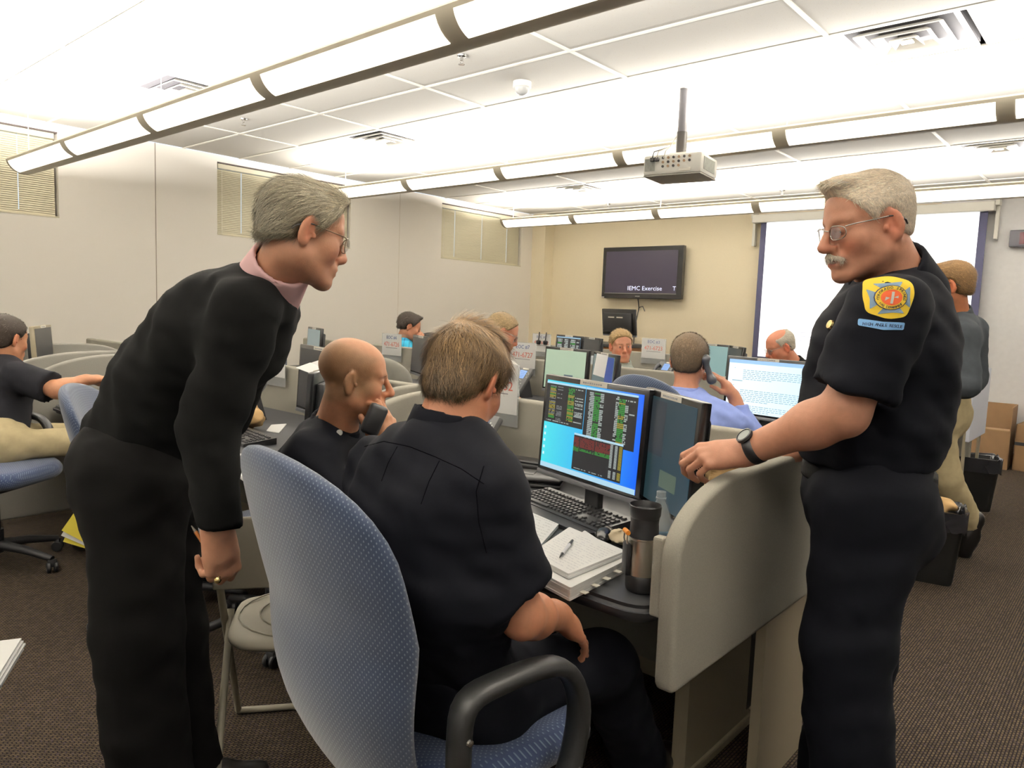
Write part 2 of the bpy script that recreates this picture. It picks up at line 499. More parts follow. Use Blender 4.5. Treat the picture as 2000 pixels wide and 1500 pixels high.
# windows with closed blinds
FRAMEM = mat('window_frame', (206, 198, 172), rough=0.5)
SLATM = mat('blind_slat', (222, 214, 188), rough=0.45)
GLASS = mat('window_glass', (235, 245, 250), rough=0.02, trans=1.0)
slat_me = None
for wi, (a, b_) in enumerate(WINS):
    w = thing('window_%d' % (wi + 1), '', None, (X0, a, WZ0)); w['kind'] = 'structure'
    W, HH = b_ - a, WZ1 - WZ0
    mb = MB()
    for (lo, hi) in (((-.15, 0, 0), (-.11, .05, HH)), ((-.15, W - .05, 0), (-.11, W, HH)), ((-.15, 0, 0), (-.11, W, .05)), ((-.15, 0, HH - .05), (-.11, W, HH)), ((-.15, W / 2 - .02, 0), (-.11, W / 2 + .02, HH))): mb.box(lo, hi)
    mb.build('window_frame', FRAMEM, w)
    mb = MB(); mb.box((-.134, .04, .04), (-.128, W - .04, HH - .04)); mb.build('pane', GLASS, w)
    mb = MB(); mb.box((-.11, 0, -.0), (.004, W, .012)); mb.build('window_sill', FRAMEM, w)
    mb = MB(); mb.box((-.06, 0, HH - .012), (.001, W, HH)); mb.build('top_shade_strip', mat('shade_strip_dark', (96, 86, 84), rough=.8), w)  # dark strip standing in for the shadow line under the recess top
    t = thing('window_blind', ['closed beige slatted blind in the window at the picture edge', 'closed beige slatted blind behind the grey-haired man', 'closed beige slatted blind in the far window by the corner'][wi], 'blind', (X0 - .045, a, WZ0), 0, 'window blinds')
    mb = MB(); mb.box((-.02, .02, HH - .06), (.025, W - .02, HH - .012), bev=.004); mb.build('head_rail', SLATM, t)
    mb = MB(); mb.box((-.014, .02, .014), (.014, W - .02, .03), bev=.003); mb.build('bottom_rail', SLATM, t)
    if slat_me is None:
        mb = MB(); cuts = [.02, .26, .82, 1.38, W - .02]
        cuts = [.02, .287, .293, .837, .843, 1.387, 1.393, W - .02]
        th = math.radians(-60)
        for k in range(0, len(cuts) - 1, 2):
            y0_, y1_ = cuts[k], cuts[k + 1]
            prof = [(-.012, .0), (-.006, .0018), (0, .0024), (.006, .0018), (.012, 0)]
            pr_ = [(x * math.cos(th) - z * math.sin(th), x * math.sin(th) + z * math.cos(th)) for (x, z) in prof]
            pr2 = [(x + .0006, z) for (x, z) in pr_][::-1]
            mb.prism([(x, y0_, z) for (x, z) in pr_ + pr2], (0, y1_ - y0_, 0))
        for y in (.29, .84, 1.39): mb.box((-.0008, y - .012, -.0005), (.0008, y + .012, .0005))
        o = mb.build('slat', SLATM, t); slat_me = o.data
        o.location = (0, 0, .045); start = 1
    else: start = 0
    ns = int((HH - .085) / .0185)
    for k in range(start, ns): ob('slat', slat_me, t, None, (0, 0, .045 + k * .0185))
    for y in (.29, .84, 1.39):
        MB().tube([(.013, y, .03), (.013, y, HH - .05)], .0008, 4).build('ladder_cord', CABLE, t)
    MB().tube([(.03, .06, HH - .05), (.03, .06, HH - .9), (.03, .062, HH - 1.35)], .0018, 5).build('pull_cord', CABLE, t)
    MB().lathe([(.002, .03), (.008, .01), (.006, -.01)], 10, axis_pt=(.03, .062, HH - 1.36)).build('cord_tassel', mat('tassel', (180, 168, 140)), t, smooth=60)

# wall television
BLACKG = mat('black_gloss', (18, 18, 20), rough=0.22)
BLACK = mat('black_plastic', (26, 26, 28), rough=0.5)
t = thing('wall_television', 'large black flat television mounted on the yellow wall, screen almost dark', 'television', (-5.565, 9.1, 1.99))
mb = MB(); mb.box((-.65, -.02, -.365), (.65, .05, .365), bev=.006); mb.build('casing', BLACKG, t)
mb = MB(); mb.box((-.592, -.024, -.285), (.572, -.019, .305)); mb.build('screen', mat('tv_dark_screen', (34, 30, 42), rough=.3, emit=.05, ecol=(110, 90, 130)), t)
mb = MB(); mb.box((-.60, -.023, -.297), (.575, -.02, -.289)); mb.build('screen_trim', mat('grey_trim', (120, 118, 112), rough=.4), t)
mb = MB(); mb.box((-.3, .05, -.2), (.3, .11, .2)); mb.build('wall_mount', BLACK, t)
TVT = mat('tv_text', (200, 205, 225), emit=.8, ecol=(190, 200, 225))
text_mesh('lettering', 'IEMC Exercise', .085, TVT, t, (.075, -.026, -.222), (math.pi / 2, 0, 0), sx=1.12)
text_mesh('lettering', 'T', .085, TVT, t, (.545, -.026, -.222), (math.pi / 2, 0, 0))
mb = MB(); mb.box((-.645, -.024, -.36), (-.60, -.02, -.345)); mb.build('sticker', mat('white_label', (226, 222, 210), rough=.6), t)
mb = MB(); mb.box((-.07, -.022, -.338), (.0, -.02, -.326)); mb.build('badge', mat('grey_trim', (120, 118, 112)), t)
o = MB().tube([(-5.62, 9.13, 1.63), (-5.62, 9.17, 1.5), (-5.66, 9.18, 1.3), (-5.68, 9.18, 1.1), (-5.70, 9.18, .5), (-5.7, 9.17, .02)], .007, 6).tube([(-5.62, 9.17, 1.5), (-5.56, 9.17, 1.52), (-5.52, 9.17, 1.45)], .006, 6).build('television_cable', BLACK, None, smooth=60)
tag(o, 'thin dark cable hanging down the wall below the television', 'cable')

# projection screen
SCRX0, SCRX1 = -3.87, -1.44
t = thing('projection_screen', 'wide white roll-down projection screen with dark side borders on the back wall', 'screen', (0, 9.1, 0))
WHITEM = mat('screen_housing', (236, 234, 226), rough=.4)
mb = MB(); mb.box((SCRX0 - .1, -.06, 2.60), (SCRX1 + .06, .06, 2.70), bev=.01); mb.build('housing', WHITEM, t)
mb = MB(); mb.box((SCRX0, .0, .90), (SCRX1, .004, 2.61)); mb.build('border', mat('screen_border', (52, 52, 76), rough=.8), t)
mb = MB(); mb.box((SCRX0 + .075, -.004, .93), (SCRX1 - .075, .0, 2.61)); mb.build('screen_cloth', mat('projection_white', (250, 250, 250), rough=.9, emit=.85, ecol=(250, 252, 255)), t)
mb = MB(); mb.cyl((SCRX0, 0, .9), (SCRX1, 0, .9), .015); mb.build('bottom_bar', BLACK, t)
for x in (SCRX0 - .12, SCRX1 + .06):
    mb = MB(); mb.box((x, .03, 2.32), (x + .035, .1, 2.79), bev=.004); mb.box((x, -.04, 2.66), (x + .04, .1, 2.79), bev=.004); mb.build('bracket', WHITEM, t)
PT = mat('projected_print', (190, 190, 200), emit=.55, ecol=(210, 212, 220))
mb = MB()
for (x, z, w) in ((-2.95, 1.52, .5), (-2.95, 1.47, .4), (-3.3, 1.25, .7), (-3.3, 1.2, .55), (-3.3, 1.15, .6)): mb.box((x, -.006, z), (x + w, -.0045, z + .012))
mb.build('printed_lines', PT, t)

# digital wall clock
t = thing('digital_clock', 'black digital wall clock with red numerals on the pale wall', 'clock', (-1.24, 9.17, 2.32))
mb = MB(); mb.box((0, -.03, -.085), (.62, .04, .085), bev=.008); mb.build('casing', mat('clock_case', (58, 56, 64), rough=.4), t)
mb = MB(); mb.box((.09, -.034, -.06), (.58, -.03, .06)); mb.build('display_window', mat('clock_window', (70, 14, 26), rough=.2), t)
RED = mat('clock_red', (255, 60, 120), emit=3.0, ecol=(255, 40, 140))
text_mesh('numeral', '10:42', .12, RED, t, (.17, -.036, 0), (math.pi / 2, 0, 0), align='LEFT')

# ceiling projector
t = thing('ceiling_projector', 'white projector hanging from the ceiling on a dark pole', 'projector', (-2.50, 4.50, 0), math.radians(8))
PW = mat('projector_white', (240, 238, 230), rough=.4)
PB = mat('projector_belly', (150, 146, 138), rough=.5)
mb = MB(); mb.cyl((0, 0, H - .0), (0, 0, 2.60), .03, n=20); mb.build('drop_pole', mat('pole_grey', (96, 94, 98), rough=.45), t, smooth=40)
mb = MB(); mb.cyl((0, 0, 2.615), (0, 0, 2.47), .036, n=20); mb.build('pole_clamp', mat('clamp_dark', (58, 54, 50), rough=.4), t, smooth=40)
mb = MB(); mb.box((-.2, -.15, 2.32), (.2, .17, 2.45), bev=.018); mb.build('casing', PW, t, smooth=40)
mb = MB(); mb.box((-.195, -.145, 2.312), (.195, .165, 2.322), bev=.003); mb.build('belly_plate', PB, t)
VG = mat('vent_grey', (164, 166, 160), rough=.6)
for x0_ in (-.185,):
    mb = MB()
    for k in range(9): mb.box((x0_ + k * .008, -.156, 2.345), (x0_ + k * .008 + .005, -.15, 2.425))
    mb.build('speaker_grille', VG, t)
mb = MB()
for k in range(12): mb.box((.199, -.11 + k * .018, 2.345), (.204, -.10 + k * .018, 2.425))
mb.build('side_grille', VG, t)
PORT = [mat('port_dark', (50, 46, 46), rough=.5), mat('port_bronze', (176, 148, 118), rough=.4)]
for r_ in range(3):
    for k in range(6):
        x = -.06 + k * .036; z = 2.425 - r_ * .027
        if r_ == 2 and k in (4, 5): continue
        mb = MB()
        mb.lathe([(.0085, 0), (.0085, .006), (.004, .006), (.004, .002)], 10, M=Matrix.Translation((x, -.15, z)) @ Matrix.Rotation(math.pi / 2, 4, 'X'))
        mb.build('port', PORT[(k + r_) % 2], t)
mb = MB(); mb.box((.05, -.153, 2.335), (.13, -.149, 2.352)); mb.build('sticker', MATS['white_label'], t)
for k, (x, c) in enumerate(((-.13, 'clamp_dark'), (-.10, 'port_dark'))):
    mb = MB(); mb.box((x - .014, -.175, 2.405), (x + .014, -.148, 2.43), bev=.004); mb.build('plug', MATS[c], t)
for k, (x, c) in enumerate(((-.13, BLACK), (-.10, CABLE), (-.05, CABLE))):
    MB().tube([(x, -.17, 2.42), (x + .02, -.19, 2.46), (-.03, -.12, 2.5), (-.02, -.04, 2.58)], .004, 6).build('wire', c, t, smooth=60)
mb = MB(); mb.box((-.06, -.06, 2.445), (.06, .06, 2.475), bev=.006); mb.build('mount_plate', PW, t)
# ---------------------------------------------------------------- work rows: fabric dividers, desks
PANEL = mat('panel_fabric', (134, 130, 120), rough=0.95, var=0.07, vscale=350, bump=0.35, bscale=700, spec=0.15)
PANEL2 = mat('panel_fabric_grey', (138, 135, 128), rough=0.95, var=0.06, vscale=350, bump=0.3, bscale=700, spec=0.15)
DESK = mat('desk_black', (30, 31, 34), rough=0.5, bump=0.08, bscale=900)
TAN = mat('metal_putty', (142, 132, 112), rough=0.45)
STRIP = mat('slotted_strip', (58, 56, 54), rough=0.4)
PAPER = mat('paper', (240, 240, 238), rough=0.8)
INK = mat('ink_blue', (70, 90, 140), rough=0.8)
REDINK = mat('ink_red', (206, 110, 96), rough=0.8)
GREYINK = mat('ink_grey', (150, 150, 152), rough=0.8)
LABELW = mat('white_label', (226, 222, 210))


def plate(poly, thick, axis, r=.012):
    """upholstered panel: outline extruded and its rim rounded"""
    mb = MB(); off = {'X': (thick, 0, 0), 'Y': (0, thick, 0)}[axis]
    pts = [(0, p[0], p[1]) if axis == 'X' else (p[0], 0, p[1]) for p in poly]
    mb.prism(pts, off)
    bm = bmesh.new(); vs = [bm.verts.new(v) for v in mb.v]
    for f in mb.f: bm.faces.new([vs[i] for i in f])
    bmesh.ops.recalc_face_normals(bm, faces=bm.faces[:])
    rim = [e for e in bm.edges if len(e.link_faces) == 2 and max(len(f.verts) for f in e.link_faces) > 4 or all(abs(v.co[0 if axis == 'X' else 1]) < 1e-6 for v in e.verts) or all(abs(v.co[0 if axis == 'X' else 1] - thick) < 1e-6 for v in e.verts)]
    bmesh.ops.bevel(bm, geom=rim, offset=r, segments=3, affect='EDGES', profile=.5)
    bmesh.ops.inset_region(bm, faces=[f for f in bm.faces if len(f.verts) > 8], thickness=.004)
    out = MB(); bm.verts.index_update(); out.v = [tuple(v.co) for v in bm.verts]; out.f = [tuple(v.index for v in f.verts) for f in bm.faces]; out.m = [0] * len(out.f)
    bm.free(); return out


def divider(label, x, y0, y1, zb=.58, zt=1.03, front=.25, drop=.13, both=False, material=None, legs=True, thick=.045):
    t = thing('desk_divider', label, 'divider', (x, y0, 0), 0, 'curved fabric desk dividers')
    L_ = y1 - y0; pts = [(0, zb), (L_, zb)]
    if both: pts += [(L_ - front + front * math.cos(a), zt - drop + drop * math.sin(a)) for a in [k * math.pi / 16 for k in range(0, 9)]]
    else: pts += [(L_, zt)]
    pts += [(front - front * math.sin(a), zt - drop + drop * math.cos(a)) for a in [k * math.pi / 20 for k in range(0, 11)]]
    pts = rounded(pts, [.03, .03] + [0] * (len(pts) - 2), 4)
    plate(pts, thick, 'X').build('fabric_panel', material or PANEL, t, smooth=50)
    if legs:
        mb = MB(); mb.box((-.03, L_ * .6, 0), (.0, L_ - .06, zb + .02)); mb.build('support_post', TAN, t)
    return t


def spine(label, x0, x1, y, zt=1.01, zb=.06, material=None):
    t = thing('row_screen', label, 'partition', (x0, y, 0), 0, 'long fabric row screens')
    plate(rounded([(0, zb), (x1 - x0, zb), (x1 - x0, zt), (0, zt)], .02, 3), .05, 'Y').build('fabric_panel', material or PANEL, t, smooth=50)
    mb = MB(); mb.box((.05, .005, 0), (x1 - x0 - .05, .045, zb + .02)); mb.build('plinth', TAN, t)
    return t


def desk(label, x0, x1, y0, y1, z=.74):
    t = thing('work_desk', label, 'desk', (x0, y0, 0), 0, 'black work desks')
    W, D = x1 - x0, y1 - y0
    poly = rounded([(0, 0), (W, 0), (W, D), (0, D)], [.09, .09, .03, .03], 6)
    bm = bmesh.new(); mb = MB(); mb.prism([(p[0], p[1], z - .04) for p in poly], (0, 0, .04))
    vs = [bm.verts.new(v) for v in mb.v]
    for f in mb.f: bm.faces.new([vs[i] for i in f])
    bmesh.ops.recalc_face_normals(bm, faces=bm.faces[:])
    big = [f for f in bm.faces if len(f.verts) > 4]
    bmesh.ops.bevel(bm, geom=[e for f in big for e in f.edges], offset=.014, segments=3, affect='EDGES')
    bmesh.ops.inset_region(bm, faces=[f for f in bm.faces if len(f.verts) > 8], thickness=.004)
    out = MB(); bm.verts.index_update(); out.v = [tuple(v.co) for v in bm.verts]; out.f = [tuple(v.index for v in f.verts) for f in bm.faces]; out.m = [0] * len(out.f); bm.free()
    out.build('desktop', DESK, t, smooth=40)
    mb = MB(); mb.box((.12, .42, .60), (W - .12, .50, z - .039)); mb.build('apron', BLACK, t)
    for x in (.16, W - .2):
        g = MB().box((x, D - .5, .03), (x + .045, D - .04, z - .04)).build('leg', TAN, t)
        mb = MB(); mb.box((x - .002, D - .06, .06), (x + .047, D - .02, z - .05)); mb.build('slotted_strip', STRIP, g)
        mb = MB(); mb.box((x - .01, D - .56, 0), (x + .055, D + .0, .035), bev=.008); mb.build('foot', TAN, g)
    return t


D_R = divider('near tan curved desk divider that the white-haired man leans on', -.76, 1.38, 2.45, front=.30, drop=.15)
# thin lip of the second layer on the desk side
mb = MB(); mb.box((-.028, .012, .74), (.0, .04, .92), bev=.006); mb.build('edge_lip', PANEL, D_R)
mb = MB()
for k in range(5): mb.cyl((-.0, .66, .12 + k * .1), (.012, .66, .12 + k * .1), .006, n=8)
divider('short tan curved desk divider just beyond the bald man holding the radio', -2.44, 1.84, 2.45, front=.4, drop=.13)
divider('tan desk divider behind the bald man, left of the grey phone desk', -2.66, 1.95, 2.45, front=.4, drop=.12)
divider('grey curved divider beside the black-polo man, nearer of two', -4.97, 1.36, 2.45, front=.5, drop=.2, material=PANEL2)
divider('grey curved divider beyond the black-polo man, farther of two', -5.14, 1.20, 2.45, front=.6, drop=.2, zt=1.04, zb=.03, material=PANEL2, legs=False)
divider('low grey divider arched at both ends near the window wall', -6.3, 1.35, 2.42, front=.35, drop=.12, both=True, zt=1.02, zb=.05, material=PANEL2, legs=False)
spine('fabric row screen behind the two front monitors', -2.40, -.765, 2.45)
spine('fabric row screen behind the desk phone with brown bag', -4.9, -2.61, 2.45)
spine('fabric row screen at the far window end of the front row', -7.2, -5.09, 2.45)
spine('fabric row screen beyond the blue-shirt man carrying the sign EOC 7', -4.10, -1.22, 4.48, zt=1.02)
spine('fabric row screen of the second row carrying the sign EOC 6', -6.9, -4.15, 4.48, zt=1.02)
spine('fabric row screen of the last row carrying the signs EOC 2 and 3', -6.6, -1.0, 6.55, zt=1.02)
desk('near black desk under the front monitors and papers', -2.36, -.79, 1.40, 2.44)
desk('black desk with phone, brown bag and keyboard', -4.9, -2.7, 1.46, 2.44)
desk('black desk reached by the black-polo man', -6.25, -5.2, 1.46, 2.44)
desk('black desk in front of the blue-shirt man', -2.26, -1.22, 3.5, 4.47)
desk('black desk in front of the glasses man', -4.0, -2.36, 3.5, 4.47)
desk('black desk of the second row near the window wall', -6.8, -4.2, 3.5, 4.47)
desk('black desk of the last row', -5.0, -1.1, 5.6, 6.54)


def monitor(label, loc, rot, w=.48, h=.30, scr=None, tilt=-.06, sticker=True, group='flat black monitors', stand=True, back=None):
    t = thing('computer_monitor', label, 'monitor', loc, rot, group)
    z0 = .125
    M = Matrix.Translation((0, 0, z0)) @ Matrix.Rotation(tilt, 4, 'X')
    mb = MB(); mb.box((-w / 2 - .018, -.014, -.012), (w / 2 + .018, .016, h + .018), M, bev=.005); mb.build('bezel', back or BLACKG, t, smooth=40)
    mb = MB(); mb.box((-w / 2 + .03, .014, .03), (w / 2 - .03, .05, h - .03), M, bev=.012); mb.build('rear_shell', BLACK, t, smooth=40)
    mb = MB(); mb.box((-w / 2, -.0155, 0), (w / 2, -.013, h), M); s = mb.build('screen', scr, t)
    mb = MB(); mb.box((-w / 2 - .018, -.016, -.03), (w / 2 + .018, .012, -.0125), M, bev=.003); mb.build('chin', CHIN, t, smooth=40)
    if stand:
        mb = MB(); mb.box((-.035, .02, .01), (.035, .045, z0 + h * .5), bev=.006); mb.build('stand_neck', BLACK, t)
        mb = MB(); mb.lathe([(.10, 0), (.10, .008), (.088, .014), (.02, .02)], 28, M=Matrix.Diagonal((1, .72, 1, 1)).to_4x4()); mb.build('stand_base', BLACKG, t, smooth=40)
    if sticker:
        mb = MB(); mb.box((-.06, -.0165, h + .001), (.07, -.0145, h + .018), M); q_ = mb.build('label_strip', LABELW, t)
        mb = MB()
        for k in range(9): mb.box((-.045 + k * .0105, -.0172, h + .006), (-.037 + k * .0105, -.0166, h + .0115), M)
        mb.build('printed_line', GREYINK, q_)
    return t


CHIN = mat('chin_grey', (104, 104, 108), rough=.35, metal=.3)
OFFS = {}


def dark_screen(name, rgb, e=.35):
    return mat(name, tuple(c * .45 for c in rgb), rough=.35, emit=e, ecol=rgb)


def screen_gradient(name, a, b, strength, w):
    m = mat(name, (0, 0, 0), rough=.3)
    nt, N, L, p = nodes_of(m)
    tc = N.new('ShaderNodeTexCoord'); sp = N.new('ShaderNodeSeparateXYZ'); L.new(tc.outputs['Object'], sp.inputs[0])
    mr = N.new('ShaderNodeMapRange'); mr.inputs['From Min'].default_value = -w / 2; mr.inputs['From Max'].default_value = w / 2
    L.new(sp.outputs[0], mr.inputs['Value'])
    L.new(mix_rgb(nt, mr.outputs[0], lin(a), lin(b)), p.inputs['Emission Color']); p.inputs['Emission Strength'].default_value = strength
    return m


def draw_on(t, name, w, h, rects, tilt=-.06, z0=.125):
    """flat print on a screen: coloured rectangles (u0,v0,u1,v1,material,layer)"""
    M = Matrix.Translation((0, 0, z0)) @ Matrix.Rotation(tilt, 4, 'X')
    mats = []; mb = MB()
    for (u0, v0, u1, v1, m, ly) in rects:
        if m not in mats: mats.append(m)
        mb.cur = mats.index(m); y = -.0157 - .0003 * ly
        mb.quad((-w / 2 + u0 * w, y, v0 * h), (-w / 2 + u1 * w, y, v0 * h), (-w / 2 + u1 * w, y, v1 * h), (-w / 2 + u0 * w, y, v1 * h), M)
    return mb.build(name, mats, t, fix=False)


def E_(name, rgb, s=1.0): return mat(name, (0, 0, 0), rough=.4, emit=s, ecol=rgb)


SC = dict(black=E_('pix_black', (34, 34, 36)), bar=E_('pix_bar', (160, 196, 214)), green=E_('pix_green', (52, 140, 54)), white=E_('pix_white', (158, 168, 164)),
          yellow=E_('pix_yellow', (150, 140, 50)), red=E_('pix_red', (120, 44, 40)), icon=E_('pix_icon', (190, 220, 226)), grey=E_('pix_grey', (110, 116, 116)))


def terminal(rects, u0, v0, u1, v1, rnd, cols, rows=25, kind='g'):
    rects.append((u0, v0, u1, v1, SC['black'], 1)); rects.append((u0, v1 - .022, u1, v1, SC['bar'], 2))
    rh = (v1 - v0 - .03) / (rows + 3)
    for r_ in range(rows):
        v = v1 - .035 - (r_ + 1.2) * rh
        for (c, wd, colr, p) in cols:
            if rnd.random() > p: continue
            col = colr if isinstance(colr, str) else rnd.choice(colr)
            if kind == 'r': col = 'red' if r_ < 8 else 'green'
            if kind == 'r' and r_ > 11: continue
            x = u0 + (u1 - u0) * c
            n = max(1, int(wd * 62))
            for q in range(n):
                if rnd.random() < .12: continue
                xa = x + (u1 - u0) * wd * q / n
                rects.append((xa, v, xa + (u1 - u0) * wd / n * .8, v + rh * .72, SC[col], 2))
    n = 30
    for q in range(n):
        if rnd.random() < .2: continue
        xa = u0 + (u1 - u0) * (.05 + .6 * q / n); rects.append((xa, v0 + rh * 1.2, xa + (u1 - u0) * .6 / n * .75, v0 + rh * 1.9, SC['white'], 2))


# --- front pair
rnd = random.Random(11)
MW, MH = .47, .30
monA = monitor('front monitor showing black command windows over a blue desktop', (-1.345, 1.935, .74), math.radians(-14.5), MW, MH,
               screen_gradient('desktop_blue', (70, 205, 215), (28, 96, 226), 1.0, MW))
rects = []
colsL = [(.10, .16, ['green', 'yellow', 'grey'], .95), (.30, .14, 'grey', .5), (.58, .16, ['green', 'yellow'], .95), (.76, .2, 'white', .35)]
colsR = [(.08, .10, 'white', .9), (.18, .12, 'green', .95), (.30, .07, 'white', .8), (.60, .06, 'white', .9), (.66, .12, ['green', 'green', 'yellow'], .95), (.78, .06, 'white', .8), (.86, .1, 'white', .15)]
terminal(rects, .0, .52, .44, .985, rnd, colsL); terminal(rects, .445, .42, .955, .985, rnd, colsR)
terminal(rects, .36, .07, .86, .47, rnd, [(.0, .12, 'red', 1), (.14, .3, 'red', .9), (.46, .3, 'red', .9)], kind='r')
for r_ in range(26):
    v = .45 - r_ * .0135 - .02
    if 17 < r_ < 20: continue
    rects.append((.74, v, .765, v + .008, SC['white'], 3)); rects.append((.785, v, .81, v + .008, SC['white'], 3)); rects.append((.825, v, .855, v + .008, SC['yellow'], 3))
rects.append((.0, .0, 1, .055, SC['bar'], 2))
for k in range(5): rects.append((.015, .14 + k * .075, .035, .17 + k * .075, SC['icon'], 2))
draw_on(monA, 'screen_print', MW, MH, rects)
monB = monitor('front side monitor turned away with a dim teal screen', (-1.005, 1.825, .74), math.radians(-36), .33, MH, screen_gradient('desktop_dim', (30, 50, 50), (46, 66, 76), .85, MW))
draw_on(monB, 'screen_print', .33, MH, [(.05, .45, .46, .97, E_('pix_dim', (40, 46, 50)), 1), (.46, .18, .78, .34, E_('pix_dim2', (70, 84, 70)), 1)])
# --- desk with the brown bag
monitor('black monitor on the phone desk with papers taped to its top', (-3.10, 2.10, .74), math.radians(-12), MW, MH, dark_screen('scr_off', (46, 46, 48), .35))
monitor('dark monitor angled beside the paper-topped monitor', (-2.80, 1.90, .74), math.radians(-50), .30, .22, dark_screen('scr_off2', (40, 42, 44), .5))
# --- second row
monC = monitor('second-row monitor with a pale green screen', (-3.05, 4.06, .74), math.radians(-10), .40, .27, dark_screen('scr_green', (142, 160, 138), 1.0))
draw_on(monC, 'screen_print', .40, .27, [(.5, .3, .72, .39, E_('pix_slate', (84, 100, 106)), 1)])
monD = monitor('second-row monitor with a grey blue screen and a hanging sheet', (-2.60, 3.86, .74), math.radians(-35), .36, .27, dark_screen('scr_teal', (80, 94, 96), .9))
draw_on(monD, 'screen_print', .36, .27, [(.62, .3, .98, .98, E_('pix_navy', (36, 62, 128)), 1)])
monE = monitor('bright white document monitor in front of the blue-shirt man', (-1.62, 4.02, .74), math.radians(-7), .47, .30, screen_gradient('doc_screen', (226, 244, 250), (200, 238, 252), 1.1, .47))
rects = [(.0, .93, 1, 1, E_('pix_sky', (150, 190, 240)), 1)]
DOCT = E_('pix_doc', (130, 164, 178))
for blk in ((.80, 6, .2, .98), (.42, 7, .18, .98), (.13, 4, .2, .95)):
    for k in range(blk[1]):
        v = blk[0] - k * .034
        x = blk[2]
        while x < (blk[3] if k < blk[1] - 1 else .55):
            wd = rnd.uniform(.02, .06); rects.append((x, v, min(x + wd, blk[3]), v + .012, DOCT, 2)); x += wd + .012
rects += [(.06, .59, .2, .606, DOCT, 2), (.08, .83, .09, .845, DOCT, 2), (.08, .5, .09, .515, DOCT, 2)]
draw_on(monE, 'screen_print', .47, .30, rects)
monitor('dark monitor seen at an angle left of the sign EOC 6', (-4.50, 4.02, .74), math.radians(-25), .42, .28, dark_screen('scr_off', (46, 46, 48)))
monitor('grey lit monitor behind the jacketed blue chair', (-6.05, 4.05, .74), math.radians(-20), .46, .28, dark_screen('scr_pale', (96, 112, 112), .9))
# --- last row
monF = monitor('last-row monitor with a small command window', (-4.52, 6.05, .74), math.radians(-18), .42, .28, E_('scr_bluegrey', (90, 130, 160)))
rects = []; terminal(rects, 0, .12, 1, .98, rnd, [(.05, .2, ['green', 'white'], .9), (.35, .15, 'white', .8), (.6, .2, ['green', 'white'], .9), (.85, .1, 'white', .7)], rows=10)
draw_on(monF, 'screen_print', .42, .28, rects)
monitor('last-row dark grey monitor left of the lectern', (-4.10, 5.86, .74), math.radians(-31), .36, .28, dark_screen('scr_off2', (40, 42, 44)))
monitor('last-row monitor with teal screen beyond the blue-shirt man', (-3.0, 6.15, .74), math.radians(-18), .40, .28, dark_screen('scr_teal2', (110, 138, 136), 1.0))
monitor('last-row dark monitor next to the teal screen', (-2.68, 5.95, .74), math.radians(-47), .32, .28, dark_screen('scr_off', (46, 46, 48)))
monitor('tan backed monitor near the window wall above the grey dividers', (-6.05, 1.78, .74), math.radians(150), .42, .28, dark_screen('scr_off', (46, 46, 48)), back=mat('monitor_tan', (150, 140, 118), rough=.4))
monitor('black monitor half hidden behind the black sweater', (-5.25 + .0, 2.12, .74), math.radians(-30), .40, .28, dark_screen('scr_off', (46, 46, 48)))
# lectern
t = thing('lectern', 'wooden lectern with a black top below the wall television', 'lectern', (-5.3, 8.05, 0))
WOOD = mat('lectern_wood', (168, 110, 56), rough=.45, var=.12, vscale=6)
mb = MB(); mb.box((-.33, -.25, .03), (.33, .25, .98), bev=.008); mb.build('body', WOOD, t)
mb = MB(); mb.box((-.62, -.3, .98), (.4, .3, 1.02), bev=.006); mb.build('top', BLACK, t)
mb = MB(); mb.box((-.008, -.256, .05), (.008, -.249, .97)); mb.build('door_gap', BLACK, t)
mb = MB(); mb.box((-.36, -.28, 0), (.36, .28, .035)); mb.build('plinth', BLACK, t)
monL = monitor('black monitor seen from behind standing on the lectern', (-5.18, 8.02, 1.02), math.radians(172), .52, .30, dark_screen('scr_off', (46, 46, 48)), sticker=False, tilt=-.12)
mb = MB()
for x in (.02, -.12): mb.box((x, .052, .21), (x + .1, .056, .225))
mb.build('asset_label', LABELW, monL, rot=(-.12, 0, 0), loc=(0, 0.02, .125))

# hanging number signs: a sheet in a clear sleeve folded over the screen
CLEAR = mat('clear_sleeve', (236, 240, 242), rough=.15, alpha=.28)


def sign(label, x, y, ztop, title, num, rot=0.0, w=.26, h=.2):
    t = thing('number_sign', label, 'sign', (x, y, ztop), rot, 'hanging number signs')
    mb = MB(); mb.box((-w / 2, -.002, -h), (w / 2, -.0005, 0)); mb.build('sheet', PAPER, t)
    if title: text_mesh('lettering', title, .042, INK, t, (0.0, -.0026, -.035), (math.pi / 2, 0, 0))
    text_mesh('lettering', num, .058, REDINK, t, (0.0, -.0026, -.098), (math.pi / 2, 0, 0), sx=.95)
    mb = MB(); mb.box((-w * .3, -.0026, -.133), (w * .3, -.0022, -.128)); mb.build('printed_line', GREYINK, t)
    mb = MB(); mb.box((-w / 2 - .006, .0005, -h - .055), (w / 2 + .006, .0012, .003)); mb.build('clear_sleeve', CLEAR, t)
    return t


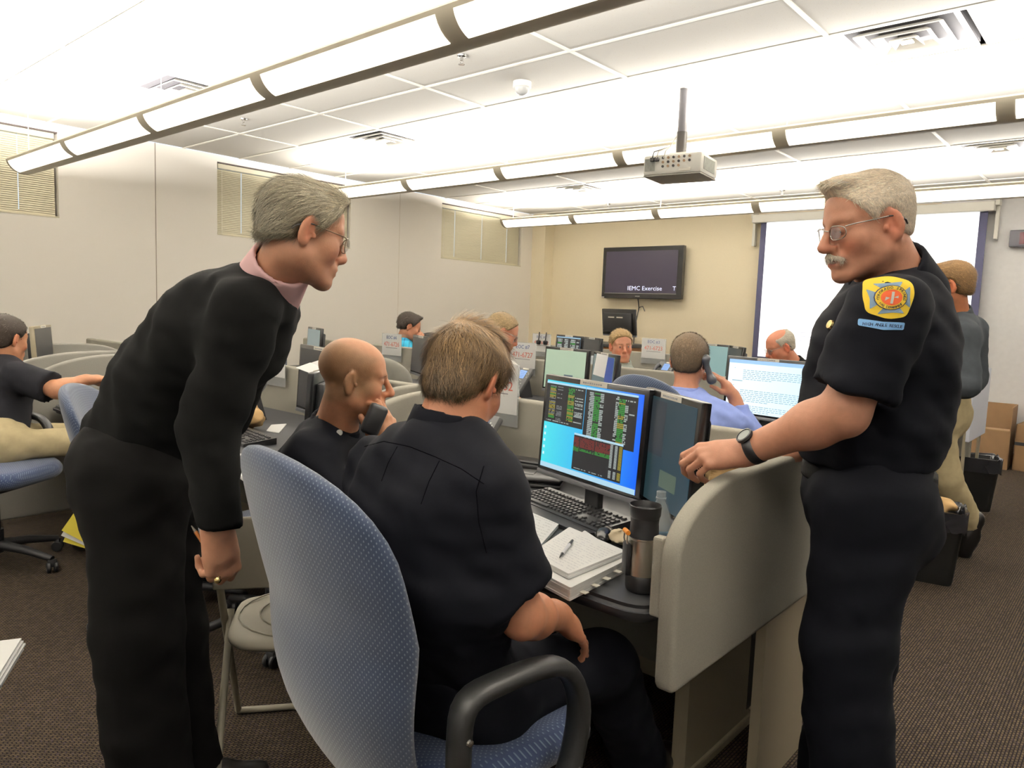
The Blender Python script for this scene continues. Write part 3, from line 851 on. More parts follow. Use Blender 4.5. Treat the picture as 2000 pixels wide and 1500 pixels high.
sign('number sign hanging behind the brown-haired man, its last digits showing', -2.21, 2.425, 1.16, '', '471-6732', .05, h=.22)
sign('number sign EOC 7 in front of the glasses man', -3.77, 4.45, 1.145, 'EOC #7', '471-6727')
sign('number sign EOC 6 beside the bald man', -5.38, 4.45, 1.135, 'EOC #6', '471-6726', .05)
sign('number sign EOC 2 above a headset on the last row', -5.25, 6.52, 1.14, 'EOC #2', '471-6722')
sign('number sign EOC 3 beside the grey-shirt man', -3.80, 6.52, 1.165, 'EOC #3', '471-6723', w=.27, h=.2)
sign('number sign in the far corner behind the brown hair', -6.2, 6.52, 1.14, 'EOC #1', '471-6721')
sign('number sign partly hidden by the black sweater', -4.05, 2.425, 1.16, '', '471-6733', h=.22)


# ---------------------------------------------------------------- chairs
BLUEB = dotted_fabric('chair_blue_back', (42, 52, 72), (84, 92, 104), (0, 2), .0095, .19)
BLUES = dotted_fabric('chair_blue_seat', (40, 52, 80), (84, 96, 112), (0, 1), .0095, .19)
GREYF = mat('chair_grey', (96, 94, 88), rough=.9)


def loft(rings, caps=True):
    mb = MB(); n = len(rings[0]); vs = [p for r_ in rings for p in r_]; fs = []
    for i in range(len(rings) - 1):
        for j in range(n): fs.append((i * n + j, i * n + (j + 1) % n, (i + 1) * n + (j + 1) % n, (i + 1) * n + j))
    if caps: fs.append(tuple(range(n))[::-1]); fs.append(tuple((len(rings) - 1) * n + j for j in range(n)))
    return mb.add(vs, fs)


def chair_back_mb(z0, z1, wmax, lean, thick=.085):
    rings = []; N_ = 26; n = 36
    for i in range(N_ + 1):
        v = i / N_; v = .5 - .5 * math.cos(math.pi * v)
        z = z0 + (z1 - z0) * v
        w = wmax * (.80 + .20 * math.sin(min(1, max(0, (v - .12) / .62)) * math.pi / 2)) * (1 if v < .74 else math.sqrt(max(.0005, 1 - ((v - .74) / .262) ** 2.4)))
        if v < .1: w *= math.sqrt(max(.01, 1 - ((.1 - v) / .105) ** 2))
        th = thick * (.75 + .35 * math.sin(math.pi * min(1, v * 1.1))) * (1 if v < .9 else math.sqrt(max(.02, 1 - ((v - .9) / .102) ** 2)))
        y = -lean * v - .035 * math.sin(math.pi * min(1, v / .55)) * (v < .55) + .02
        ring = []
        for j in range(n):
            a = 2 * math.pi * j / n; ca, sa = math.cos(a), math.sin(a)
            x = w * math.copysign(abs(ca) ** .75, ca); yy = th / 2 * math.copysign(abs(sa) ** .75, sa)
            ring.append((x, y + yy + .055 * (x / wmax) ** 2, z))
        rings.append(ring)
    return loft(rings)


def seat_mb(w, d, z, th=.085):
    rings = []
    for k in range(11):
        a = -math.pi / 2 + math.pi * k / 10
        s = 1 - .16 * (1 - math.cos(a)); zz = z + th / 2 * math.sin(a)
        ring = []
        for j in range(40):
            b_ = 2 * math.pi * j / 40; cb, sb = math.cos(b_), math.sin(b_)
            x = w * s * math.copysign(abs(cb) ** .5, cb); y = d * s * math.copysign(abs(sb) ** .5, sb)
            ring.append((x, y, zz - (.05 * max(0, (y / d - .55)) ** 1.2)))
        rings.append(ring)
    return loft(rings)


def star_base(t, z=.10, r=.31, rot=.3):
    for k in range(5):
        a = rot + k * 2 * math.pi / 5; c, s = math.cos(a), math.sin(a)
        mb = MB(); mb.tube([(0, 0, z + .02), (c * r * .5, s * r * .5, z + .005), (c * r, s * r, z - .03)], [.028, .022, .016], 8)
        leg = mb.build('base_arm', BLACK, t, smooth=50)
        mb = MB(); M = Matrix.Translation((c * r, s * r, 0)) @ Matrix.Rotation(a + .8, 4, 'Z')
        for sx in (-.016, .016): mb.add(*lathe_x(.028, .018, sx), M)
        mb.box((-.02, -.012, .03), (.02, .012, .068), M, bev=.004)
        mb.build('caster', BLACK, leg, smooth=40)
    mb = MB(); mb.cyl((0, 0, z - .02), (0, 0, z + .10), .032); mb.cyl((0, 0, z + .10), (0, 0, .4), .02); mb.build('gas_column', BLACK, t, smooth=40)


def lathe_x(r, w, x0):
    n = 14; vs = []; fs = []
    for (x, rr) in ((x0 - w / 2, r * .85), (x0 - w / 4, r), (x0 + w / 4, r), (x0 + w / 2, r * .85)):
        for j in range(n): vs.append((x, rr * math.cos(2 * math.pi * j / n), .028 + rr * math.sin(2 * math.pi * j / n)))
    for i in range(3):
        for j in range(n): fs.append((i * n + j, i * n + (j + 1) % n, (i + 1) * n + (j + 1) % n, (i + 1) * n + j))
    fs.append(tuple(range(n))); fs.append(tuple(3 * n + j for j in range(n)))
    return vs, fs


ARMM = mat('arm_black', (30, 30, 30), rough=.42, bump=.1, bscale=600)


def task_chair(label, loc, rot, arms=True, back=None, seatm=None, ztop=1.10, w=.245, lean=.16, group='swivel task chairs', z0=.46, seat_z=.46, awidth=.30):
    t = thing('task_chair', label, 'chair', loc, rot, group)
    seat_mb(.255, .245, seat_z).build('seat', seatm or BLUES, t, smooth=60)
    mb = MB(); mb.box((-.2, -.2, seat_z - .07), (.2, .19, seat_z - .035), bev=.02); mb.build('seat_pan', BLACK, t)
    b_ = chair_back_mb(z0, ztop, w, lean).build('backrest', back or BLUEB, t, (0, -.25, 0), smooth=60)
    mb = MB(); mb.tube([(0, -.12, seat_z - .06), (0, -.27, seat_z - .04), (0, -.29, seat_z + .12), (0, -.30, seat_z + .3)], [.028, .028, .03, .02], 8); mb.build('back_bar', BLACK, t, smooth=50)
    if arms:
        for s in (-1, 1):
            prof = [(-.22, seat_z + .0), (-.225, seat_z + .15), (-.21, seat_z + .225), (-.13, seat_z + .24), (-.03, seat_z + .236), (.03, seat_z + .212), (.07, seat_z + .14), (.065, seat_z + .05), (.03, seat_z - .03), (-.06, seat_z - .055)]
            pts = []
            for k in range(len(prof)):
                p0, p1, p2, p3 = (prof[max(0, min(len(prof) - 1, k + d))] for d in (-1, 0, 1, 2))
                for q in range(4):
                    u = q / 4
                    pts.append(tuple(.5 * (2 * p1[i] + (p2[i] - p0[i]) * u + (2 * p0[i] - 5 * p1[i] + 4 * p2[i] - p3[i]) * u * u + (3 * p1[i] - p0[i] - 3 * p2[i] + p3[i]) * u ** 3) for i in (0, 1)))
                if k == len(prof) - 2: break
            pts.append(prof[-1])
            rings = []
            for i, p in enumerate(pts):
                a_ = pts[max(0, i - 1)]; b2 = pts[min(len(pts) - 1, i + 1)]
                d = Vector((b2[0] - a_[0], b2[1] - a_[1])).normalized(); nrm = (-d.y, d.x)
                hw, hh = .026, .017
                ring = []
                for j in range(12):
                    an = 2 * math.pi * j / 12; ca, sa = math.cos(an), math.sin(an)
                    o1 = hw * math.copysign(abs(ca) ** .7, ca); o2 = hh * math.copysign(abs(sa) ** .7, sa)
                    ring.append((s * awidth + o1, p[0] + nrm[0] * o2, p[1] + nrm[1] * o2))
                rings.append(ring)
            arm = loft(rings).build('armrest', ARMM, t, smooth=60)
            for (y, z) in ((-.222, seat_z + .17), (.055, seat_z + .01)):
                MB().lathe([(.007, 0), (.006, .004), (.0, .005)], 10, M=Matrix.Translation((s * (awidth + .0255), y, z)) @ Matrix.Rotation(s * math.pi / 2, 4, 'Y')).build('bolt', CHROME, arm)
            mb = MB(); mb.box((min(s * .1, s * awidth), -.07, seat_z - .075), (max(s * .1, s * awidth), -.01, seat_z - .05), bev=.008); mb.build('arm_bracket', BLACK, t)
    star_base(t)
    return t


FRONT_CHAIR = task_chair('large blue dotted task chair in the foreground under the brown-haired man', (-1.10, 1.12, 0), math.radians(-8), ztop=1.14, z0=.43, seat_z=.50, w=.268, lean=.21)
task_chair('blue task chair of the black-polo man with black loop arms', (-4.33, 1.04, 0), math.radians(-56), seat_z=.50)
task_chair('empty blue task chair behind the black sweater', (-3.22, 1.42, 0), math.radians(-35), ztop=1.02, z0=.5, arms=False)
task_chair('blue chair seat glimpsed behind the dark trousers by the folding chair', (-2.70, 1.62, 0), math.radians(95), ztop=.80, arms=False)
task_chair('blue task chair holding the blue-shirt man with the phone', (-1.72, 3.22, 0), math.radians(-4), ztop=1.13, w=.22, lean=.12)
c_ = task_chair('blue chair with dark jacket straps near the window wall', (-5.25, 3.02, 0), math.radians(60), ztop=1.14, w=.2)
mb = MB()
for s in (-1, 1): mb.tube([(s * .10, -.33, .7), (s * .12, -.42, .95), (s * .06, -.43, 1.13), (s * .09, -.36, 1.12), (s * .10, -.3, .8)], .012, 6)
mb.build('dark_strap', mat('strap_dark', (66, 74, 92), rough=.9), c_, smooth=60)
task_chair('dark chair top behind the sign EOC 6', (-5.8, 4.95, 0), math.radians(180), ztop=1.13, back=GREYF if False else mat('chair_black', (44, 42, 42), rough=.9), seatm=mat('chair_black', (44, 42, 42)), arms=False)
task_chair('grey chair with a grey jacket hung over its back', (-3.62, 3.05, 0), math.radians(30), ztop=1.10, back=mat('jacket_grey', (112, 110, 102), rough=.95, var=.1, vscale=15), seatm=GREYF, w=.2)
task_chair('pale chair behind the grey-shirt man', (-3.30, 5.16, 0), math.radians(250), ztop=1.03, back=mat('chair_pale', (160, 166, 172), rough=.9), seatm=BLUES)

# folding chair
FR = mat('folding_frame', (150, 144, 128), rough=.4)
t = thing('folding_chair', 'grey beige metal folding chair behind the foreground blue chair', 'chair', (-1.87, 1.22, 0), math.radians(53))
seat_mb(.2, .2, .45, .04).build('seat', mat('folding_seat', (128, 122, 108), rough=.6), t, smooth=60)
for k in range(2):
    rr = .15 - k * .05
    MB().tube([(rr * math.cos(a) * 1.2, rr * math.sin(a) * 1.2, .472) for a in [q * 2 * math.pi / 24 for q in range(24)]], .0025, 5, closed=True).build('seat_groove', FR, t)
for s in (-1, 1):
    MB().tube([(s * .21, -.25, .012), (s * .21, .02, .43), (s * .21, .04, .47)], .011, 8).build('leg', FR, t, smooth=60)
    MB().tube([(s * .225, .28, .012), (s * .225, .02, .45), (s * .225, -.2, .82)], .011, 8).build('leg', FR, t, smooth=60)
MB().tube([(-.21, -.25, .012), (.21, -.25, .012)], .011, 8).build('foot_bar', FR, t, smooth=60)
MB().tube([(-.225, .28, .012), (.225, .28, .012)], .011, 8).build('foot_bar', FR, t, smooth=60)
mb = MB(); mb.box((-.22, -.2, .62), (.22, -.185, .82), Matrix.Rotation(.0, 4, 'X'), bev=.006); mb.build('backrest', mat('folding_seat', (128, 122, 108)), t, smooth=50)
# ---------------------------------------------------------------- people: implicit bodies turned into one continuous mesh
def nrm(v):
    v = np.asarray(v, float); return v / max(1e-9, np.linalg.norm(v))


def smooth_noise(P, amp, freq, seed=0):
    r = np.random.RandomState(seed); out = 0
    for k in range(5):
        w = nrm(r.randn(3)) * freq * r.uniform(.6, 1.7); out = out + np.sin(P[0] * w[0] + P[1] * w[1] + P[2] * w[2] + r.uniform(0, 6.28))
    return out * amp / 2.2


class Sdf:
    def __init__(self): self.p = []

    def cone(self, a, b, ra, rb, k=.02, lat=None, s=1.0, cut0=False, cut1=False, op='+'):
        a, b = np.asarray(a, float), np.asarray(b, float); ab = b - a; L2 = max(1e-9, ab @ ab); ax = ab / math.sqrt(L2)
        w = None
        if lat is not None:
            w = np.asarray(lat, float); w = nrm(w - ax * (w @ ax))

        def f(X, Y, Z):
            x, y, z = X - a[0], Y - a[1], Z - a[2]
            h = (x * ab[0] + y * ab[1] + z * ab[2]) / L2; t = np.clip(h, 0, 1)
            x = x - t * ab[0]; y = y - t * ab[1]; z = z - t * ab[2]
            if w is not None:
                l = (x * w[0] + y * w[1] + z * w[2]) * (1 - 1 / s); x = x - l * w[0]; y = y - l * w[1]; z = z - l * w[2]
            d = np.sqrt(x * x + y * y + z * z) - (ra + (rb - ra) * t)
            L_ = math.sqrt(L2)
            if cut1: d = np.maximum(d, (h - 1) * L_)
            if cut0: d = np.maximum(d, -h * L_)
            return d
        R_ = max(ra, rb) * max(1, s)
        self.p.append((f, np.minimum(a, b) - R_, np.maximum(a, b) + R_, k, op)); return self

    def ell(self, c, r3, Rm=None, k=.02, op='+'):
        c = np.asarray(c, float); r3 = np.asarray(r3, float); Rm = np.eye(3) if Rm is None else np.asarray(Rm, float)

        def f(X, Y, Z):
            x, y, z = X - c[0], Y - c[1], Z - c[2]
            q = [(x * Rm[0, i] + y * Rm[1, i] + z * Rm[2, i]) for i in range(3)]
            k0 = np.sqrt(sum((q[i] / r3[i]) ** 2 for i in range(3))); k1 = np.sqrt(sum((q[i] / r3[i] ** 2) ** 2 for i in range(3)))
            return k0 * (k0 - 1) / np.maximum(k1, 1e-6)
        ext = np.sqrt(sum((Rm[:, i] * r3[i]) ** 2 for i in range(3)))
        self.p.append((f, c - ext, c + ext, k, op)); return self

    def plane(self, p, n, op='-', k=.004):
        """removes the half space on the side n points to"""
        p = np.asarray(p, float); n = nrm(n)
        self.p.append((lambda X, Y, Z: -((X - p[0]) * n[0] + (Y - p[1]) * n[1] + (Z - p[2]) * n[2]), None, None, k, op)); return self

    def mesh(self, name, res, fine=(), fres=None, noise=None, pad=.02):
        """res: voxel size; fine: list of (lo, hi) boxes where every axis is sampled at fres"""
        los = np.min([p[1] for p in self.p if p[1] is not None and p[4] == '+'], 0) - pad
        his = np.max([p[2] for p in self.p if p[2] is not None and p[4] == '+'], 0) + pad
        axes = []
        for i in range(3):
            ivs = sorted((max(lo[i], los[i]), min(hi[i], his[i])) for lo, hi in fine if lo[i] < his[i] and hi[i] > los[i])
            mg = []
            for a, b in ivs:
                if mg and a <= mg[-1][1] + res: mg[-1][1] = max(b, mg[-1][1])
                else: mg.append([a, b])
            pts = []; cur = los[i]
            for a, b in mg:
                if a > cur: pts += list(np.linspace(cur, a, max(2, int((a - cur) / res) + 2))[:-1])
                else: a = cur
                pts += list(np.linspace(a, b, max(2, int((b - a) / fres) + 2))[:-1]); cur = b
            pts += list(np.linspace(cur, his[i], max(2, int((his[i] - cur) / res) + 2)))
            axes.append(np.array(pts, np.float32))
        D = np.full([len(a) for a in axes], .25, np.float32)
        for f, lo, hi, k, op in self.p:
            m = k + res * 2.2
            if lo is None: sl = [slice(0, len(a)) for a in axes]
            else: sl = [slice(max(0, int(np.searchsorted(a, lo[i] - m)) - 1), int(np.searchsorted(a, hi[i] + m)) + 1) for i, a in enumerate(axes)]
            g = [axes[0][sl[0]][:, None, None], axes[1][sl[1]][None, :, None], axes[2][sl[2]][None, None, :]]
            if 0 in [len(axes[i][sl[i]]) for i in range(3)]: continue
            d = f(*g).astype(np.float32); S = D[sl[0], sl[1], sl[2]]
            if op == '-':
                d = -d; h = np.maximum(k - np.abs(S - d), 0) / k; D[sl[0], sl[1], sl[2]] = np.maximum(S, d) + h * h * k / 4
            elif op == '&': D[sl[0], sl[1], sl[2]] = np.maximum(S, d)
            else:
                h = np.maximum(k - np.abs(S - d), 0) / k; D[sl[0], sl[1], sl[2]] = np.minimum(S, d) - h * h * k / 4
        if noise:
            idx = np.nonzero(np.abs(D) < .04); P = [axes[i][idx[i]] for i in range(3)]
            D[idx] += noise(P).astype(np.float32)
        V, F = surface_nets(D, axes)
        me = bpy.data.meshes.new(name)
        me.vertices.add(len(V)); me.vertices.foreach_set('co', V.astype(np.float32).ravel())
        me.loops.add(F.size); me.loops.foreach_set('vertex_index', F.astype(np.int32).ravel())
        me.polygons.add(len(F)); me.polygons.foreach_set('loop_start', np.arange(0, F.size, 4, dtype=np.int32))
        me.update(calc_edges=True); me.shade_smooth()
        return me, V


def surface_nets(D, axes):
    I = D < 0; s = D.shape
    c = np.zeros([n - 1 for n in s], np.int8); cor = [(i, j, k) for i in (0, 1) for j in (0, 1) for k in (0, 1)]
    for (i, j, k) in cor: c += I[i:s[0] - 1 + i, j:s[1] - 1 + j, k:s[2] - 1 + k]
    act = np.argwhere((c > 0) & (c < 8)); vid = np.full(c.shape, -1, np.int32); vid[act[:, 0], act[:, 1], act[:, 2]] = np.arange(len(act))
    val = {q: D[act[:, 0] + q[0], act[:, 1] + q[1], act[:, 2] + q[2]] for q in cor}
    acc = np.zeros((len(act), 3)); cnt = np.zeros(len(act))
    for a in cor:
        for ax in range(3):
            if a[ax]: continue
            b = list(a); b[ax] = 1; b = tuple(b); va, vb = val[a], val[b]; m = (va < 0) != (vb < 0)
            t = np.where(m, va / np.where(m, va - vb, 1), 0)
            p = np.tile(np.array(a, float), (len(act), 1)); p[:, ax] += t; acc[m] += p[m]; cnt[m] += 1
    fr = acc / cnt[:, None]; V = np.zeros((len(act), 3))
    for i in range(3):
        a = axes[i]; V[:, i] = a[act[:, i]] + fr[:, i] * (a[act[:, i] + 1] - a[act[:, i]])
    Fs = []
    for ax in range(3):
        o1, o2 = (ax + 1) % 3, (ax + 2) % 3
        A = I.take(range(0, s[ax] - 1), ax); B = I.take(range(1, s[ax]), ax)
        e = np.argwhere(A != B); ok = (e[:, o1] > 0) & (e[:, o2] > 0) & (e[:, o1] < s[o1] - 1) & (e[:, o2] < s[o2] - 1); e = e[ok]
        ins = A[e[:, 0], e[:, 1], e[:, 2]]

        def v(d1, d2):
            q = e.copy(); q[:, o1] -= d1; q[:, o2] -= d2; return vid[q[:, 0], q[:, 1], q[:, 2]]
        q = np.stack([v(1, 1), v(0, 1), v(0, 0), v(1, 0)], 1); q[~ins] = q[~ins][:, ::-1]; Fs.append(q)
    F = np.concatenate(Fs); return V, F[(F >= 0).all(1)]


def set_col(me, C):
    a = me.color_attributes.new('Col', 'FLOAT_COLOR', 'POINT')
    a.data.foreach_set('color', np.concatenate([C, np.ones((len(C), 1))], 1).astype(np.float32).ravel())


class Frame:
    """local frame of a head: x right, y forward, z up"""
    def __init__(self, o, fwd, up=(0, 0, 1), s=1.0):
        self.o = np.asarray(o, float); f = nrm(fwd); u = np.asarray(up, float); u = nrm(u - f * (u @ f)); self.R = np.stack([np.cross(f, u), f, u], 1); self.s = s

    def w(self, p): return self.o + self.R @ (np.asarray(p, float) * self.s)
    def d(self, v): return self.R @ np.asarray(v, float)
    def loc(self, V): return (V - self.o) @ self.R / self.s


def rotm(axis, a):
    return np.array(Matrix.Rotation(a, 3, Vector(axis)))


def add_head(S, H, jaw=1.0, nose=1.0, chin=1.0, cheeks=1.0, mouth_open=0.0, ear=1.0):
    s = H.s; w = H.w; R = H.R

    def el(c, r, k=.015, rot=None, op='+'): S.ell(w(c), np.array(r) * s, R if rot is None else R @ rot, k * s, op)
    def co(a, b, ra, rb, k=.012, op='+', **kw): S.cone(w(a), w(b), ra * s, rb * s, k * s, op=op, **kw)
    el((0, -.018, .050), (.076, .094, .082), .001)
    el((0, .030, .045), (.066, .062, .062), .03)
    el((0, .028, -.030), (.058 * jaw, .058, .080), .03)
    for q in (-1, 1):
        co((q * .050 * jaw, -.002, -.050), (q * .022 * jaw, .070, -.096), .017, .014, .03)
        el((q * .040, .052, -.020), (.026 * cheeks, .030, .030), .025)
        co((q * .046, .070, .030), (q * .012, .087, .029), .010, .010, .016)
        el((q * .031, .093, .008), (.018, .014, .012), .012, op='-')
        el((q * .031, .0765, .0075), (.0165, .0135, .0125), .004)
        co((q * .047, .0735, .0125), (q * .017, .087, .0135), .0042, .0045, .006)
        co((q * .046, .0735, .0005), (q * .018, .084, -.0005), .0035, .004, .006)
        el((q * .0115, .096, -.033), (.009 * nose, .011, .0085), .006)
        el((q * .0075, .101, -.0405), (.0035, .006, .004), .003, op='-')
        co((q * .017, .091, -.036), (q * .034, .072, -.062), .003, .002, .012, op='-')
        rt = rotm((1, 0, 0), -.20) @ rotm((0, 0, 1), q * .45); en = rt @ np.array((q, 0, 0))
        ec = np.array((q * .0785, -.016, .003)); el(ec, (.0070 * ear, .0205 * ear, .0345 * ear), .006, rt)
        el(ec + en * .0095 + np.array((0, .003, .004)), (.0085, .0135 * ear, .0235 * ear), .003, rt, '-'); co(ec + rt @ np.array((q * .003, -.004, -.012)), ec + rt @ np.array((q * .003, -.004, .014)), .0042, .0036, .004)
        el((q * .0800, -.003, -.005), (.007, .0065, .0075), .003, None, '-'); el((q * .0760, .0045, -.005), (.0055, .0050, .0075), .004)
        el(ec + rt @ np.array((q * .0005, .004, -.027)), (.0060, .0105, .0105), .006, rt)
    co((0, .091, .022), (0, .113 * (.6 + .4 * nose), -.026), .0075, .0115, .012)
    el((0, .108 * (.6 + .4 * nose), -.029), (.0125 * nose, .012, .011), .008)
    el((0, .078, -.062), (.030, .026, .022), .02)
    co((-.021, .0905, -.0590), (.021, .0905, -.0590), .0050, .0050, .006, lat=R @ np.array([0, 1, 0]), s=1.6)
    co((-.018, .0905, -.0718), (.018, .0905, -.0718), .0060, .0060, .006, lat=R @ np.array([0, 1, 0]), s=1.4)
    el((0, .1015, -.0652 - mouth_open * .002), (.022, .012, .0018 + mouth_open * .004), .002, op='-')
    el((0, .079, -.100), (.021 * chin, .018, .016), .02)


def head_colors(V, H, base, lip=(170, 98, 84), stub=None, stub_amt=.0, flush=.12, base_col=None):
    """skin colour per vertex: lips, ears, cheeks and clipped scalp are really coloured so"""
    L = H.loc(V); b = np.array(lin(base)) * np.array((.66, .60, .56)); C = np.tile(b, (len(V), 1)) if base_col is None else base_col
    def blend(m, col): C[:] = C * (1 - m[:, None]) + np.array(lin(col)) * m[:, None]
    def g(c, r): return np.exp(-(((L - np.array(c)) / np.array(r)) ** 2).sum(1))
    red = (min(255, base[0] * 1.0), base[1] * .72, base[2] * .66)
    for q in (-1, 1):
        blend(np.clip(g((q * .042, .075, -.03), (.025, .03, .022)), 0, 1) * flush * 1.6, red)
        blend(np.clip(g((q * .082, -.012, .004), (.012, .03, .04)) * 1.2, 0, 1) * flush * 2.0, red)
    blend(g((0, .11, -.03), (.016, .02, .018)) * flush * 2, red)
    lipm = np.clip(g((0, .095, -.0655), (.023, .016, .0095)) * 1.6 - .35, 0, 1); blend(lipm, lip)
    if stub is not None:
        m = 1 / (1 + np.exp(-(stub[1](L)) / .006)); blend(m * stub_amt, stub[0])
    return C


def eyes(parent, H, look=(0, 1, 0), iris=(90, 110, 120)):
    for q in (-1, 1):
        e = MB(); n = 14; prof = [(.0118 * math.sin(math.pi * k / 12), -.0118 * math.cos(math.pi * k / 12)) for k in range(13)]
        f = nrm(H.d(look)); c = H.w((q * .031, .0775, .0070)); z = Vector(f); M = Matrix.Translation(Vector(c)) @ z.to_track_quat('Z', 'Y').to_matrix().to_4x4() @ Matrix.Scale(H.s, 4)
        e.lathe(prof, n, M=M); o = e.build('eye', mat('eye_white', (206, 198, 190), rough=.15), parent, smooth=180)
        i = MB(); i.lathe([(.0062, .0104), (.004, .0115), (.0, .0119)], 14, M=M); i.build('iris', mat('iris_%d' % iris[0], iris, rough=.1), o, smooth=180)
        i = MB(); i.lathe([(.0026, .0119), (.0, .0122)], 10, M=M); i.build('pupil', mat('pupil', (12, 12, 12), rough=.1), o)


def strands(name, parent, H, pts, nors, flow, length, width, color, cvar=.25, lift=.35, seg=4, seed=1, jitter=.35, material=None, droop=0.0):
    """hair as thin tapering ribbons; pts/nors in world space, flow(local)->local direction"""
    r = np.random.RandomState(seed); n = len(pts); L = H.loc(pts)
    F = flow(L); F = F + r.randn(n, 3) * jitter * np.linalg.norm(F, axis=1, keepdims=True); F = F @ H.R.T
    P = pts - nors * .002; le = length(L) if callable(length) else np.full(n, length); le = le * r.uniform(.65, 1.25, n) * H.s / seg
    V = np.zeros((n, (seg + 1) * 2, 3)); d = None
    for k in range(seg + 1):
        t = F - nors * (F * nors).sum(1, keepdims=True); t = t / np.maximum(1e-6, np.linalg.norm(t, axis=1, keepdims=True))
        lf = lift * (1 - .55 * k / seg) * r.uniform(.5, 1.4, (n, 1)); d = t * np.sqrt(np.maximum(.05, 1 - np.minimum(lf, .95) ** 2)) + nors * lf + np.array([0, 0, -droop * k / seg])
        side = np.cross(d, nors); side /= np.maximum(1e-6, np.linalg.norm(side, axis=1, keepdims=True))
        w = width * H.s * (1 - .85 * (k / seg) ** 1.5) * .5
        V[:, 2 * k] = P - side * w; V[:, 2 * k + 1] = P + side * w
        P = P + d * le[:, None]
    m = (seg + 1) * 2; base = (np.arange(n) * m)[:, None]
    F_ = np.concatenate([base + np.array([2 * k, 2 * k + 1, 2 * k + 3, 2 * k + 2]) for k in range(seg)], 0)
    me = bpy.data.meshes.new(name); me.vertices.add(n * m); me.vertices.foreach_set('co', V.astype(np.float32).ravel())
    me.loops.add(F_.size); me.loops.foreach_set('vertex_index', F_.astype(np.int32).ravel()); me.polygons.add(len(F_)); me.polygons.foreach_set('loop_start', np.arange(0, F_.size, 4, dtype=np.int32)); me.update(calc_edges=True); me.shade_smooth()
    cols = color(L, r) if callable(color) else np.tile(np.array(lin(color)), (n, 1))
    cols = np.clip(cols * np.exp(r.randn(n, 1) * cvar), 0, 1); set_col(me, np.repeat(cols, m, 0))
    return ob(name, me, parent, material or mat('hair_strand', (120, 100, 80), rough=.55, attr=True, spec=.35))


def hair_cap(parent, H, grow, color, n=3500, flow=None, length=.03, width=.0022, res=.006, cuts=(), adds=(), strand_col=None, lift=.35, cvar=.25, seed=1, jitter=.35, name='hair', seg=4, zmin=None):
    """close-fitting cap of hair over the skull plus strands; cuts: list of ('p', point, normal) or ('e', centre, radii) in head space"""
    S = Sdf(); s = H.s
    S.ell(H.w((0, -.018, .050)), (np.array((.076, .094, .082)) + grow) * s, H.R, .001); S.ell(H.w((0, .030, .045)), (np.array((.066, .062, .062)) + grow) * s, H.R, .03 * s)
    S.ell(H.w((0, -.05, -.01)), (np.array((.058, .05, .06)) + grow * .6) * s, H.R, .03 * s)
    for (c, r_) in adds: S.ell(H.w(c), np.array(r_) * s, H.R, .02 * s)
    for c in cuts:
        if c[0] == 'p': S.plane(H.w(c[1]), H.d(c[2]), '-', .012 * s)
        else: S.ell(H.w(c[1]), np.array(c[2]) * s, H.R, .012 * s, '-')
    me, V = S.mesh(name, res)
    r = np.random.RandomState(seed)
    c = strand_col or color
    cc = c(H.loc(V), r) if callable(c) else np.tile(np.array(lin(c)), (len(V), 1)); set_col(me, cc * .8)
    o = ob(name, me, parent, mat('hair_base', (110, 95, 80), rough=.6, attr=True, var=.25, vscale=160, bump=.5, bscale=420, spec=.3))
    if n:
        nor = np.zeros(len(V) * 3, np.float32); me.vertices.foreach_get('normal', nor); nor = nor.reshape(-1, 3)
        # keep strands on the outer side, off the cut faces
        L = H.loc(V); out = (H.loc(V + nor * .01) - L); rad = L - np.array((0, -.01, .03)); ok = np.nonzero((out * rad).sum(1) > .25 * .01 * np.linalg.norm(rad, axis=1) / s)[0]
        pick = r.choice(ok, n); P = V[pick] + r.randn(n, 3) * .0025
        strands(name + '_strands', o, H, P, nor[pick].astype(float), flow, length, width, c, cvar, lift, seg, seed, jitter)['kind'] = 'stuff'
    return o


